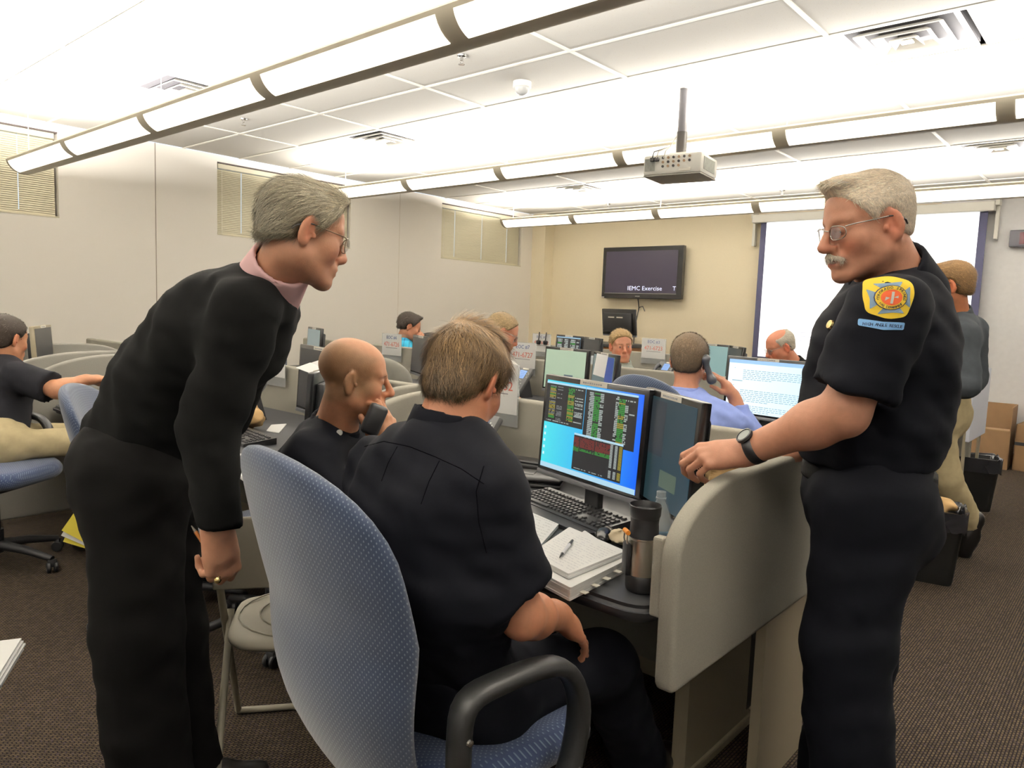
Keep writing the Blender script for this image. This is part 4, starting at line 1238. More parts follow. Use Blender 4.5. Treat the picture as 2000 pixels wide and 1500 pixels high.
def hand(S, wrist, d, n, side, curl=(.3, .5, .4), spread=.06, sc=1.0, thumb=(.6, .5, .35), curls=None):
    """five-fingered hand; d to the fingers, n out of the back of the hand, side*cross(d, n) towards the thumb"""
    d = nrm(d); n = nrm(np.asarray(n, float) - d * (np.asarray(n, float) @ d)); t = nrm(np.cross(d, n)) * side; w = np.asarray(wrist, float); tips = []
    X = [(.029, .090, (.044, .026, .021), .0098), (.0095, .095, (.049, .030, .022), .0100), (-.010, .090, (.045, .028, .021), .0096), (-.028, .080, (.036, .021, .019), .0086)]
    for i, (lx, fy, seg, r) in enumerate(X):
        kn = w + (t * lx + d * fy + n * (.004 - abs(lx) * .12)) * sc
        S.cone(w + t * lx * .55 * sc, kn, .0155 * sc, .0122 * sc, .009)
        c = curls[i] if curls else curl; dd = nrm(d + t * (lx * spread * 30 * .1)); p = kn; ang = 0
        for q in range(3):
            ang += c[q]; v = nrm(dd * math.cos(ang) - n * math.sin(ang)); e = p + v * seg[q] * sc
            S.cone(p, e, r * sc * (1 - .09 * q), r * sc * (.92 - .09 * q), .0025); p = e
        tips.append(p)
    b = w + (t * .016 + d * .022 - n * .006) * sc
    m = b + nrm(t * math.sin(.75) + d * math.cos(.75) - n * thumb[0]) * .044 * sc
    S.cone(b, m, .0165 * sc, .0125 * sc, .014)
    v1 = nrm(t * .45 * (1 - thumb[1]) + d - n * thumb[1]); p1 = m + v1 * .032 * sc; S.cone(m, p1, .0118 * sc, .0105 * sc, .005)
    v2 = nrm(v1 - t * thumb[2] * .8 - n * .25); S.cone(p1, p1 + v2 * .026 * sc, .0105 * sc, .0088 * sc, .004)
    S.cone(w - d * .03 * sc, w + d * .05 * sc, .021 * sc, .026 * sc, .016, lat=t, s=1.35)
    return tips


def shoe(parent, ankle, toe_dir, mat_, name='shoe', length=.29, up=(0, 0, 1)):
    S = Sdf(); a = np.asarray(ankle, float); f = nrm(toe_dir); u = np.asarray(up, float); u = nrm(u - f * (u @ f))
    sole = a - u * .085
    S.cone(sole - f * .06 + u * .045, sole + f * .08 + u * .045, .042, .042, .03, lat=np.cross(f, u), s=1.0)
    S.cone(sole + f * .06 + u * .035, sole + f * (length - .1) + u * .03, .042, .032, .04, lat=np.cross(f, u), s=1.25)
    S.cone(sole - f * .04 + u * .05, a + u * .03 - f * .01, .044, .046, .03)
    S.plane(sole, -u, '-', .006)
    me, V = S.mesh(name, .012); return ob(name, me, parent, mat_)


SKIN = mat('skin', (214, 160, 130), rough=.5, attr=True, var=.06, vscale=60, bump=.12, bscale=350, spec=.35, sss=.08)


def cloth_mat(name, rgb, rough=.85, var=.08): return mat(name, rgb, rough=rough, var=var, vscale=25, bump=.05, bscale=900, sheen=0, spec=.1)


NAVY = cloth_mat('navy_cloth', (13, 14, 20)); BLACKC = cloth_mat('black_knit', (12, 12, 12), .95); DARKT = cloth_mat('dark_trousers', (13, 12, 12))
LEATHER = mat('black_leather', (24, 22, 21), rough=.4, bump=.1, bscale=300)


def glasses(parent, H, lens=(.025, .018), metal=None, z=.007, y=.104, tip=True, square=False):
    mb = MB(); m = metal or mat('wire_frame', (120, 104, 84), rough=.3, metal=.8)
    W = lambda p: Vector(H.w(p))
    for q in (-1, 1):
        pts = []
        for k in range(20):
            a = 2 * math.pi * k / 20; ca, sa = math.cos(a), math.sin(a)
            ex = .6 if square else .85
            pts.append(W((q * .033 + lens[0] * math.copysign(abs(ca) ** ex, ca), y - abs(.012 * (ca * q + .2)) * (1 if ca * q > 0 else .3), z - .004 + lens[1] * math.copysign(abs(sa) ** ex, sa))))
        mb.tube(pts, .0011 * H.s, 6, closed=True)
        mb.tube([W((q * .058, y - .012, z + .008)), W((q * .070, y - .025, z + .010)), W((q * .0765, .02, z + .012)), W((q * .079, -.005, z + .014))], .0013 * H.s, 6)
    mb.tube([W((-.010, y, z + .002)), W((0, y + .004, z + .005)), W((.010, y, z + .002))], .0012 * H.s, 6)
    g = mb.build('glasses', m, parent, smooth=60)
    for q in (-1, 1):
        e = MB(); e.tube([W((q * .079, -.002, z + .014)), W((q * .0835, -.02, z + .012)), W((q * .0805, -.042, z + .0)), W((q * .074, -.05, z - .01))], [.0016 * H.s, .0022 * H.s, .0026 * H.s, .0022 * H.s], 6); e.build('temple_tip', mat('temple_tip', (32, 28, 28), rough=.4), g, smooth=60)
        l = MB(); l.lathe([(0, .0), (.9, .0), (.9, .001), (0, .001)], 20)
        M = Matrix.Translation(W((q * .033, y - .003, z - .004))) @ Matrix([list(r_) for r_ in (H.R @ np.array([[1, 0, 0], [0, 0, 1], [0, 1, 0]], float))]).to_4x4() @ Matrix.Diagonal((lens[0] * H.s, lens[1] * H.s, H.s, 1))
        l2 = MB(); l2.add(l.v, l.f, M); l2.build('spectacle_lens', mat('spectacle_lens', (225, 232, 240), rough=.05, alpha=.18), g)
    return g


def torso(S, pel, mid, nb, latp, lats, rp, rm, rc, sp=1.3, sc=1.35, g=0.0):
    """pelvis - waist - chest block; latp/lats side-to-side directions at hips and shoulders"""
    pel, mid, nb = (np.asarray(x, float) for x in (pel, mid, nb)); ch = mid + (nb - mid) * .55
    S.cone(pel, mid, rp + g, rm + g, .05, lat=latp, s=sp); S.cone(mid, ch, rm + g, rc + g, .06, lat=lats, s=sc); S.cone(ch, mid + (nb - mid) * .82, rc + g, rc * .72 + g, .06, lat=lats, s=sc)


def limb(S, a, b, c, r0, r1, r2, k=.03, g=0.0, bulge=.0):
    S.cone(a, b, r0 + g, r1 + g, k); S.cone(b, c, r1 + g, r2 + g, k)


def boxof(p, r): p = np.asarray(p, float); return (p - r, p + r)
# ---------------------------------------------------------------- the eleven people
def cdir(r, f, z): return nrm(CR * r + CF * f + np.array([0, 0, 1.0]) * z)


def finish(root):
    for ch in root.children: ch.location = ch.location - root.location


def person(label, H, skin, neck, mid, pel, shR, shL, armR=None, armL=None, hips=None, legs=None, shirt=None, trousers=None, sleeve=('short', .72), res=.016, fres=.0075,
           r=(.12, .115, .125), sp=1.3, sc=1.4, hands=(), face={}, stub=None, neck_r=.058, collar=True, hem=None, wrinkle=.003, arm_r=(.052, .044, .030), leg_r=(.085, .062, .045), collar_mat=None,
           flush=.12, iris=(90, 110, 120), slv=(.074, .070), shoes=True, toe=None, lean_sh=.055, extra_shirt=None, extra_trs=None, leg_fat=1.0, lip=(170, 98, 84), do_eyes=True, stub_amt=.6, ctop=.055, notch=True):
    pel, mid, neck, shR, shL = (np.asarray(x, float) for x in (pel, mid, neck, shR, shL))
    root = thing('person', label, 'person', (float(pel[0]), float(pel[1]), 0))
    lat = shR - shL
    hR, hL = hips if hips else (pel + nrm(lat) * .09, pel - nrm(lat) * .09)
    # body: one continuous skin surface
    S = Sdf(); add_head(S, H, **face)
    nk = H.w((0, -.022, -.045)); S.cone(nk, neck, neck_r * .96, neck_r * 1.08, .025)
    torso(S, pel, mid, neck, hR - hL, lat, *r, sp=sp, sc=sc, g=-.02)
    S.cone(neck - (neck - mid) * .08, shR, .04, .042, .03); S.cone(neck - (neck - mid) * .08, shL, .04, .042, .03)
    for sh, arm in ((shR, armR), (shL, armL)):
        if arm: limb(S, sh, arm[0], arm[1], *arm_r, k=.02); S.ell(np.asarray(arm[0]) * .72 + np.asarray(arm[1]) * .28, np.array([1, 1, 1]) * arm_r[1] * 1.02, k=.03)
    fine = [boxof(H.w((0, .005, .01)), .145 * H.s)]
    for hd in hands:
        hd['tips'] = hand(S, **{k_: v for k_, v in hd.items() if k_ != 'tips'}); c = np.asarray(hd['wrist']) + nrm(hd['d']) * .08; fine.append(boxof(c, .12))
    if legs:
        for hp, lg in ((hR, legs[0]), (hL, legs[1])):
            if lg: limb(S, hp, lg[0], lg[1], *leg_r, k=.03)
    me, V = S.mesh('body', res, fine, fres)
    set_col(me, head_colors(V, H, skin, stub=stub, flush=flush, lip=lip, stub_amt=stub_amt)); body = ob('body', me, root, SKIN)
    if do_eyes: eyes(root, H, iris=iris)
    # shirt
    nz = (lambda P: smooth_noise(P, wrinkle, 38, 3) + smooth_noise(P, wrinkle * .45, 95, 5)) if wrinkle else None
    S = Sdf(); torso(S, pel, mid, neck, hR - hL, lat, *r, sp=sp, sc=sc, g=.004)
    for sh in (shR, shL): S.cone(neck - (neck - mid) * .10, sh, lean_sh + .010, lean_sh + .012, .06)
    if extra_shirt: extra_shirt(S)
    ax = nrm(neck - mid)
    if hem is not None: S.plane(hem[0], hem[1], '-', .012)
    for sh, arm in ((shR, armR), (shL, armL)):
        if not arm: continue
        e, w_ = np.asarray(arm[0], float), np.asarray(arm[1], float)
        if sleeve[0] == 'short': S.cone(sh, sh + (e - sh) * sleeve[1], slv[0], slv[1], .035, cut1=True)
        else: S.cone(sh, e, slv[0], slv[1], .04); S.cone(e, e + (w_ - e) * sleeve[1], slv[1], slv[1] * .72, .02, cut1=True)
    me, V = S.mesh('shirt', max(res * .72, .009), noise=nz); sh_o = ob('shirt', me, root, shirt)
    if collar:
        S = Sdf(); nd = nrm(nk - neck)
        S.cone(neck - nd * .035, neck + nd * ctop, neck_r * 1.55, neck_r * 1.26, .02, cut1=True); S.cone(neck - nd * .02, neck + nd * (ctop + .045), neck_r * 1.2, neck_r * 1.02, .004, op='-')
        fr = H.d((0, 1, 0))
        if notch: S.ell(neck + fr * .092 + nd * .05, (.035, .035, .07), np.eye(3), .01, '-')
        me, V = S.mesh('collar', .007); ob('collar', me, sh_o, collar_mat or shirt)
    if trousers and legs:
        S = Sdf(); S.cone(hR, hL, r[0] * .88, r[0] * .88, .05); S.cone(pel + (mid - pel) * .35, pel, r[0] * .99, r[0] * 1.03, .05, lat=hR - hL, s=sp)
        if extra_trs: extra_trs(S)
        if hem is not None: S.plane(hem[0] + nrm(hem[1]) * -.05, -np.asarray(hem[1]), '-', .01)
        for hp, lg in ((hR, legs[0]), (hL, legs[1])):
            if not lg: continue
            kn, an = np.asarray(lg[0], float), np.asarray(lg[1], float)
            S.cone(hp, kn, .100 * leg_fat, .082 * leg_fat, .04); S.cone(kn, kn + (an - kn) * .98, .082 * leg_fat, .080 * leg_fat, .03, cut1=True)
        me, V = S.mesh('trousers', max(res * .8, .010), noise=lambda P: smooth_noise(P, .0045, 26, 7) + smooth_noise(P, .0025, 70, 8)); ob('trousers', me, root, trousers)
    if legs and shoes:
        for i, lg in enumerate(legs):
            if lg: shoe(root, lg[1], (toe[i] if toe else H.d((0, 1, 0)) * np.array([1, 1, 0])), LEATHER)
    return root, body, sh_o, hd_tips(hands)


def hd_tips(hands): return [h.get('tips') for h in hands]


def V3(*a): return np.array(a, float)


def back_down(front=.6):
    def f(L):
        d = np.zeros_like(L); up = np.clip((L[:, 2] - .06) / .06, 0, 1); d[:, 1] = -1.0; d[:, 2] = -.9 + .9 * up; d[:, 0] = np.sign(L[:, 0]) * .1; return d
    return f


HAIRCUT = [('p', (0, .060, .060), (0, .8, -.6)), ('p', (0, -.03, -.018), (0, .30, -1)), ('e', (.082, -.006, .0), (.034, .026, .040)), ('e', (-.082, -.006, .0), (.034, .026, .040))]

# 1. grey-haired man in a black sweater, bending forward to look over the shoulders
H1 = Frame(at(590, 460, 1.67), cdir(.82, .57, -.20), s=.93)
f1 = nrm(cdir(.9, .4, 0) * V3(1, 1, 0)); r1 = np.cross(f1, V3(0, 0, 1))
pel1 = at(278, 900, 1.84)
kneeR = at(268, 1225, 1.78); kneeL = at(322, 1215, 1.98)
anR = kneeR + f1 * .03; anR[2] = .10; anL = kneeL + f1 * .05; anL[2] = .10
shR1, shL1 = at(478, 612, 1.60), at(530, 600, 1.93)
w1 = at(425, 1035, 1.55)
hand1 = dict(wrist=w1 + V3(0, 0, -.005), d=cdir(.10, .10, -1), n=-CF * .62 + CR * .78, side=-1, curls=[(.75, 1.25, .8), (.95, 1.25, .8), (1.1, 1.25, .8), (1.25, 1.2, .7)], thumb=(.7, .5, .3), sc=1.0)
root1, body1, shirt1, tips1 = person('grey-haired man in black sweater bending over the seated men, pen in his fist', H1, (204, 156, 128),
    at(524, 560, 1.74), at(345, 750, 1.82), pel1, shR1, shL1, armR=(at(408, 830, 1.575), w1), armL=(at(440, 815, 2.0), at(290, 985, 2.06)),
    hips=(pel1 + r1 * .085, pel1 - r1 * .085), legs=((kneeR, anR), (kneeL, anL)), shirt=BLACKC, trousers=DARKT, sleeve=('long', .98), res=.013, fres=.0036,
    r=(.150, .132, .138), sp=1.12, sc=1.22, hands=[hand1, dict(wrist=at(282, 995, 2.06), d=cdir(-.75, 0, -.6), n=CF, side=1, curl=(.5, .9, .6))], neck_r=.056, hem=(at(255, 885, 1.83), cdir(-.42, 0, -.9)), slv=(.077, .062), wrinkle=.0045, face=dict(jaw=.97, nose=1.0, cheeks=1.0, mouth_open=1.6, ear=1.1),
    collar_mat=cloth_mat('pink_collar', (226, 186, 186), .8, .02), flush=.16, toe=(f1, f1), leg_fat=1.22, leg_r=(.085, .06, .045), ctop=.095, lean_sh=.036, notch=False,
    extra_trs=lambda S: S.ell(pel1 - f1 * .03 - V3(0, 0, .05), (.118, .118, .13), np.eye(3), .05))
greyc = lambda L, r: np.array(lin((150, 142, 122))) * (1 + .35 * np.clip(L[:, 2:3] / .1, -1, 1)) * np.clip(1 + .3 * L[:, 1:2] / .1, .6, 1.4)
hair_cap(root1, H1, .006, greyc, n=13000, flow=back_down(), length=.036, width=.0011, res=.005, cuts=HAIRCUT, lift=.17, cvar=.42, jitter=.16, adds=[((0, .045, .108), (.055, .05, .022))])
glasses(root1, H1, square=True)
# ring
tt = np.asarray(tips1[0][2]); kn = w1 + cdir(.1, .1, -1) * .088
mb = MB(); c_ = Vector(hand1['wrist'] + nrm(hand1['d']) * .098 + nrm(hand1['n']) * .008 + nrm(np.cross(nrm(hand1['d']), nrm(hand1['n']))) * .016)
mb.lathe([(.0085, -.003), (.0095, -.001), (.0095, .001), (.0085, .003)], 18, M=Matrix.Translation(c_) @ Vector(CR * .8 + CU * -.2).to_track_quat('Z', 'Y').to_matrix().to_4x4())
mb.lathe([(.006, 0), (.0065, .003), (.004, .005), (0, .0055)], 12, M=Matrix.Translation(c_ - Vector(CF) * .009) @ Vector(-CF).to_track_quat('Z', 'Y').to_matrix().to_4x4())
mb.build('ring', mat('gold', (206, 186, 130), rough=.25, metal=1), root1, smooth=50)
finish(root1)
t = thing('pen', 'pen held in the fist of the grey-haired man', 'pen', tuple(at(400, 1065, 1.55)), tuple(Vector(CR * -.55 + CU * .8).to_track_quat('Z', 'Y').to_euler()))
MB().cyl((0, 0, -.05), (0, 0, .035), .0042).build('barrel', mat('pen_amber', (150, 92, 40), rough=.3), t, smooth=50); MB().cyl((0, 0, .035), (0, 0, .05), .0035, .001).build('tip', mat('pen_tip', (90, 84, 76), rough=.3, metal=.6), t, smooth=50)

# 2. white-haired man in a navy uniform leaning on the divider
H2 = Frame(at(1694, 447, 1.66), cdir(-.985, -.14, -.19), s=.95)
f2 = nrm(cdir(-.92, .30, 0) * V3(1, 1, 0)); r2 = np.cross(f2, V3(0, 0, 1))
pel2 = at(1690, 965, 1.82); mid2 = at(1712, 800, 1.79); neck2 = at(1748, 560, 1.73)
shL2, shR2 = at(1728, 616, 1.54), at(1722, 606, 1.98)
w2 = at(1450, 884, 1.73); el2 = at(1648, 806, 1.56)
kL = at(1655, 1250, 1.76); kR = at(1672, 1255, 1.97)
aL = kL - f2 * .05; aL[2] = .10; aR = kR + f2 * .02; aR[2] = .10
wR2 = at(1552, 880, 2.06)
hand2 = dict(wrist=w2, d=cdir(-.95, .05, -.10), n=CU * .75 - CF * .65, side=1, curls=[(.55, .9, .5), (.7, 1.0, .5), (.8, 1.0, .5), (.9, 1.0, .5)], thumb=(.5, .4, .3), sc=1.02)
hand2r = dict(wrist=wR2, d=cdir(-.9, -.2, -.15), n=CU * .9 - CF * .3, side=-1, curls=[(.5, .7, .4)] * 4, thumb=(.5, .4, .3), sc=1.0)


def belly2(S): S.cone(mid2 + f2 * .05 - V3(0, 0, .05), mid2 + (neck2 - mid2) * .5 + f2 * .02, .125, .115, .06, lat=r2, s=1.2)


root2, body2, shirt2, tips2 = person('white-haired moustached man standing in a navy uniform with a yellow arm patch', H2, (208, 156, 130), neck2, mid2, pel2, shR2, shL2,
    armR=(at(1640, 790, 2.12), wR2), armL=(el2, w2), hips=(pel2 + r2 * .09, pel2 - r2 * .09), legs=((kR, aR), (kL, aL)), shirt=NAVY, trousers=NAVY, sleeve=('short', .80), res=.013, fres=.0038,
    r=(.138, .142, .142), sp=1.2, sc=1.28, hands=[hand2, hand2r], neck_r=.068, hem=(at(1690, 902, 1.8), V3(0, 0, -1)), slv=(.088, .088), face=dict(jaw=1.08, nose=1.12, cheeks=1.15, chin=1.05), flush=.2, iris=(70, 90, 110),
    toe=(f2, f2), leg_fat=1.25, arm_r=(.056, .050, .033), extra_shirt=belly2, ctop=.07, wrinkle=.005,
    extra_trs=lambda S: S.ell(pel2 - f2 * .06 - V3(0, 0, .06), (.12, .12, .13), np.eye(3), .05))
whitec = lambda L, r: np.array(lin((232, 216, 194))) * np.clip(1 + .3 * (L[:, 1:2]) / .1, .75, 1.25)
flat_top = lambda L: np.stack([L[:, 0] * 2, .9 + 0 * L[:, 0] - 1.2 * (L[:, 2] < .07), np.where(L[:, 2] > .07, .1, -.9)], 1)
HC2 = [('p', (0, .070, .070), (0, .8, -.6)), HAIRCUT[1], HAIRCUT[2], HAIRCUT[3]]
hair_cap(root2, H2, .005, whitec, n=11000, flow=flat_top, length=lambda L: .010 + .016 * np.clip((L[:, 2] - .08) / .04, 0, 1), width=.0010, res=.005, cuts=HC2, lift=.22, cvar=.2, jitter=.18, adds=[((0, .055, .112), (.05, .046, .022))])
glasses(root2, H2, lens=(.023, .016), metal=mat('silver_frame', (170, 168, 160), rough=.25, metal=.9))
S = Sdf()
for q in (-1, 1): S.cone(H2.w((0, .1045, -.051)), H2.w((q * .03, .090, -.060)), .0075, .0055, .006)
me, V = S.mesh('moustache', .003); set_col(me, np.tile(np.array(lin((196, 186, 168))), (len(V), 1))); ms = ob('moustache', me, root2, MATS['hair_base'])
nor = np.zeros(len(V) * 3, np.float32); me.vertices.foreach_get('normal', nor); pk = np.random.RandomState(2).choice(len(V), 500)
strands('moustache_strands', ms, H2, V[pk], nor.reshape(-1, 3)[pk].astype(float), lambda L: np.stack([L[:, 0] * 12, L[:, 0] * 0, -1 + 0 * L[:, 0]], 1), .012, .0016, (206, 196, 178), seg=2)['kind'] = 'stuff'
# belt, watch, shoulder patch, badge, pocket button
lv = pel2 + V3(0, 0, .055)
S = Sdf(); S.cone(lv - V3(0, 0, .02), lv + V3(0, 0, .02), .152, .150, .01, lat=r2, s=1.2, cut0=True, cut1=True)
me, V = S.mesh('belt', .008); ob('belt', me, root2, mat('belt_black', (16, 15, 14), rough=.8, spec=.15))
wd = nrm(w2 - el2); wp = w2 - wd * .035
Mw = Matrix.Translation(Vector(wp)) @ Vector(wd).to_track_quat('Z', 'Y').to_matrix().to_4x4()
mb = MB(); mb.lathe([(.0365, -.012), (.0385, -.010), (.0385, .010), (.0365, .012)], 28, M=Mw, caps=False); wt = mb.build('wristwatch', mat('strap_rubber', (26, 26, 28), rough=.5), root2, smooth=50)
wn = nrm(CU * .75 - CF * .65); wn = nrm(wn - wd * (wn @ wd)); Mf = Matrix.Translation(Vector(wp + wn * .036)) @ Vector(wn).to_track_quat('Z', 'Y').to_matrix().to_4x4()
MB().lathe([(.019, 0), (.021, .003), (.020, .009), (.017, .010), (.0165, .008), (0, .008)], 28, M=Mf).build('watch_case', mat('watch_case', (52, 52, 54), rough=.3, metal=.6), wt, smooth=40)
MB().lathe([(.0155, .0086), (0, .0087)], 24, M=Mf).build('watch_dial', mat('watch_dial', (120, 124, 120), rough=.3), wt)
MB().lathe([(.005, 0), (.005, .006), (.003, .007), (0, .007)], 14, M=Matrix.Translation(Vector(at(1797, 990, 1.66))) @ Vector(-CF).to_track_quat('Z', 'Y').to_matrix().to_4x4()).build('pocket_button', mat('button_dark', (70, 68, 70), rough=.4), root2, smooth=40)
# embroidered patch: laid on the sleeve (projected to the sleeve surface)
bm_s = shirt2.data
from mathutils.bvhtree import BVHTree
bvh2 = BVHTree.FromPolygons([v.co.copy() for v in bm_s.vertices], [tuple(p.vertices) for p in bm_s.polygons])


def on_cloth(bvh, pts, d, off):
    out = []
    for p in pts:
        h = bvh.ray_cast(Vector(p) - Vector(d) * .3, Vector(d)); out.append(h[0])
    ds = [(q - Vector(p)).dot(Vector(d)) for p, q in zip(pts, out) if q is not None]; md = sorted(ds)[len(ds) // 2] if ds else 0
    return [Vector(p) + Vector(d) * ((min(max((q - Vector(p)).dot(Vector(d)), md - .02), md + .02) if q is not None else md) - off) for p, q in zip(pts, out)]


def cloth_fit(bvh, c, ux, uy, d, R_):
    """smooth quadratic sheet through the cloth around a point, so that embroidery lies flat on it"""
    T = lambda x, y: [(x / .05) ** i * (y / .05) ** j for i in range(4) for j in range(4 - i)]
    A, B = [], []
    for i in range(-5, 6):
        for k in range(-5, 6):
            x, y = i * R_ / 5, k * R_ / 5; p = Vector(c + ux * x + uy * y); h = bvh.ray_cast(p - Vector(d) * .3, Vector(d))
            if h[0] is not None: A.append(T(x, y)); B.append((h[0] - p).dot(Vector(d)))
    A, B = np.array(A), np.array(B); ok = np.abs(B - np.median(B)) < .03
    for _ in range(3):
        q = np.linalg.lstsq(A[ok], B[ok], rcond=None)[0]; e = A @ q - B; ok = np.abs(e) < max(.004, np.median(np.abs(e[ok])) * 2.5)
    def f(x, y):
        v = float(q @ np.array(T(x, y))); p = Vector(c + ux * x + uy * y); h = bvh.ray_cast(p - Vector(d) * .3, Vector(d))
        return min(v, (h[0] - p).dot(Vector(d))) if h[0] is not None else v
    return f


FIT = [None]


def cloth_piece(name, bvh, poly, c, ux, uy, d, off, m, parent, grid=7):
    """an embroidered shape (outline in local 2-D metres) draped on the cloth"""
    bm = bmesh.new(); vs = [bm.verts.new((x, y, 0)) for (x, y) in poly]; bm.faces.new(vs); bmesh.ops.triangulate(bm, faces=bm.faces[:])
    for _ in range(2): bmesh.ops.subdivide_edges(bm, edges=[e for e in bm.edges if e.calc_length() > .007], cuts=1, use_grid_fill=True)
    f = FIT[0] or cloth_fit(bvh, c, ux, uy, d, .03); o_ = (np.asarray(c) - pc) if FIT[0] else np.zeros(3)
    for v in bm.verts:
        x, y = v.co.x, v.co.y; v.co = Vector(c + ux * x + uy * y + d * (f(x + o_ @ ux, y + o_ @ uy) - off))
    bmesh.ops.recalc_face_normals(bm, faces=bm.faces[:]); me = bpy.data.meshes.new(name); bm.to_mesh(me); bm.free(); me.shade_smooth(); return ob(name, me, parent, m)


pc = at(1720, 586, 1.5); pux = nrm(CR * .97 + CU * -.13); puy = nrm(CU * .97 + CR * .16); pd = CF
sc_ = 1.5 / 1437
FIT[0] = cloth_fit(bvh2, pc, pux, puy, pd, .05)
shield = rounded([(-34, 38), (0, 46), (34, 36), (38, 12), (30, -34), (0, -42), (-34, -30), (-38, 6)], 10, 4)
YEL, STEELB, DNAVY, LBLUE, ORANGE = (mat('patch_' + n_, c_, rough=.8, bump=.2, bscale=900) for n_, c_ in (('yellow', (240, 204, 60)), ('steel', (104, 126, 146)), ('navy', (30, 36, 60)), ('lightblue', (112, 158, 204)), ('orange', (214, 92, 44))))
sq = lambda P, s=1.0, dy=0: [(x * sc_ * s, (y + dy) * sc_ * s) for x, y in P]
patch = cloth_piece('arm_patch', bvh2, sq(shield), pc, pux, puy, pd, .002, YEL, root2)
for k in range(4):      # cross of four flared arms
    a = k * math.pi / 2 + .12; rot_ = lambda P: [(x * math.cos(a) - y * math.sin(a), x * math.sin(a) + y * math.cos(a)) for x, y in P]
    cloth_piece('cross_arm', bvh2, sq(rot_(rounded([(9, 18), (9, -18)] and [(17, -10), (31, -21), (29, 0), (31, 21), (17, 10)], 3, 2))), pc, pux, puy, pd, .0028, STEELB, patch, 5)
circ = lambda R_, n=20: [(R_ * math.cos(2 * math.pi * k / n), R_ * math.sin(2 * math.pi * k / n)) for k in range(n)]
cloth_piece('ring_band', bvh2, sq(circ(24.5)), pc, pux, puy, pd, .0036, DNAVY, patch, 5)
cloth_piece('ring_band', bvh2, sq(circ(23)), pc, pux, puy, pd, .0042, YEL, patch, 5)
cloth_piece('centre_disc', bvh2, sq(circ(15.5)), pc, pux, puy, pd, .0048, ORANGE, patch, 5)
for P in ([(-10, -7), (-3, -1), (-9, 1)], [(2, 0), (9, 4), (9, -1)], [(-2, -12), (2, -12), (3, 11), (-1, 11)]):
    cloth_piece('emblem_tool', bvh2, sq(P), pc, pux, puy, pd, .0054, mat('patch_silver', (196, 196, 190), rough=.7), patch, 5)


def arc_text(txt, R_, a0, a1, size, m, flip=1, c=None, parent=None, off=.0050):
    n = len(txt)
    for k, ch in enumerate(txt):
        if ch == ' ': continue
        a = a0 + (a1 - a0) * (k + .5) / n
        p = pc + (pux * math.cos(a) * R_ + puy * math.sin(a) * R_) * sc_ if c is None else c + pux * ((k + .5) / n - .5) * R_ * sc_
        tx = (pux * math.sin(a) - puy * math.cos(a)) * flip if c is None else pux
        ty = (pux * math.cos(a) + puy * math.sin(a)) * flip if c is None else puy
        q = p + pd * (FIT[0]((p - pc) @ pux, (p - pc) @ puy) - off); nz_ = np.cross(tx, ty)
        M_ = Matrix(((tx[0], ty[0], nz_[0], q[0]), (tx[1], ty[1], nz_[1], q[1]), (tx[2], ty[2], nz_[2], q[2]), (0, 0, 0, 1)))
        o = text_mesh('lettering', ch, size * sc_, m, parent, (0, 0, 0), (0, 0, 0)); o.matrix_local = M_


arc_text('COLORADO SPRINGS', 19, math.radians(196), math.radians(-16), 7.2, DNAVY, 1, None, patch)
arc_text('FIRE DEPARTMENT', 19.6, math.radians(214), math.radians(326), 6.4, DNAVY, -1, None, patch)
pc2 = pc - puy * 52 * sc_ + pux * -6 * sc_
tab = cloth_piece('rescue_tab', bvh2, [(x * sc_, y * sc_) for x, y in rounded([(-36, 9), (0, 5), (36, 7), (35, -7), (0, -11), (-37, -5)], 3, 3)], pc2, pux, puy, pd, .002, LBLUE, root2)
arc_text('HIGH ANGLE RESCUE', 62, 0, 0, 8.5, DNAVY, 1, pc2 - puy * 2 * sc_, tab)
# chest badge and pocket flap
dd_ = nrm(at(1622, 634, 1) - CAM); h_ = bvh2.ray_cast(Vector(CAM), Vector(dd_))
if h_[0] is not None: MB().lathe([(.012, 0), (.010, .004), (.0, .005)], 16, M=Matrix.Translation(h_[0]) @ h_[1].to_track_quat('Z', 'Y').to_matrix().to_4x4()).build('badge', mat('gold', (206, 186, 130)), root2, smooth=50)
finish(root2)

# 3. brown-haired man seated with his back to the viewer
H3 = Frame(at(908, 752, 1.50), cdir(.42, .80, -.42), s=.90)
f3 = nrm(V3(-.05, 1, 0)); r3 = np.cross(f3, V3(0, 0, 1))
neck3, mid3, pel3 = at(868, 862, 1.47), at(835, 1110, 1.44), V3(-1.10, 1.08, .59)
shL3, shR3 = at(738, 925, 1.60), at(938, 958, 1.37)
el3, w3 = at(1020, 1203, 1.39), at(1092, 1203, 1.61)
knR, knL = V3(-.97, 1.50, .53), V3(-1.25, 1.50, .55)
hand3 = dict(wrist=w3, d=cdir(.42, .50, -.52), n=V3(.30, -.35, 1), side=-1, curls=[(.08, .28, .2), (.1, .3, .2), (.14, .3, .2), (.2, .35, .2)], thumb=(.4, .3, .2), sc=.98, spread=.12)
root3, body3, shirt3, _ = person('brown-haired man in navy shirt seen from behind in the blue chair', H3, (206, 148, 116), neck3, mid3, pel3, shR3, shL3,
    armR=(el3, w3), armL=(at(735, 1130, 1.75), at(800, 1150, 1.90)), hips=(pel3 + r3 * .095, pel3 - r3 * .095), legs=((knR, V3(-1.02, 1.80, .10)), (knL, V3(-1.30, 1.78, .10))), shirt=NAVY, trousers=NAVY, sleeve=('short', .82),
    res=.013, fres=.0038, r=(.125, .122, .128), sp=1.3, sc=1.42, hands=[hand3], neck_r=.060, slv=(.068, .080), flush=.25, toe=(f3, f3), wrinkle=.0055, arm_r=(.048, .041, .029), ctop=.06, notch=False)
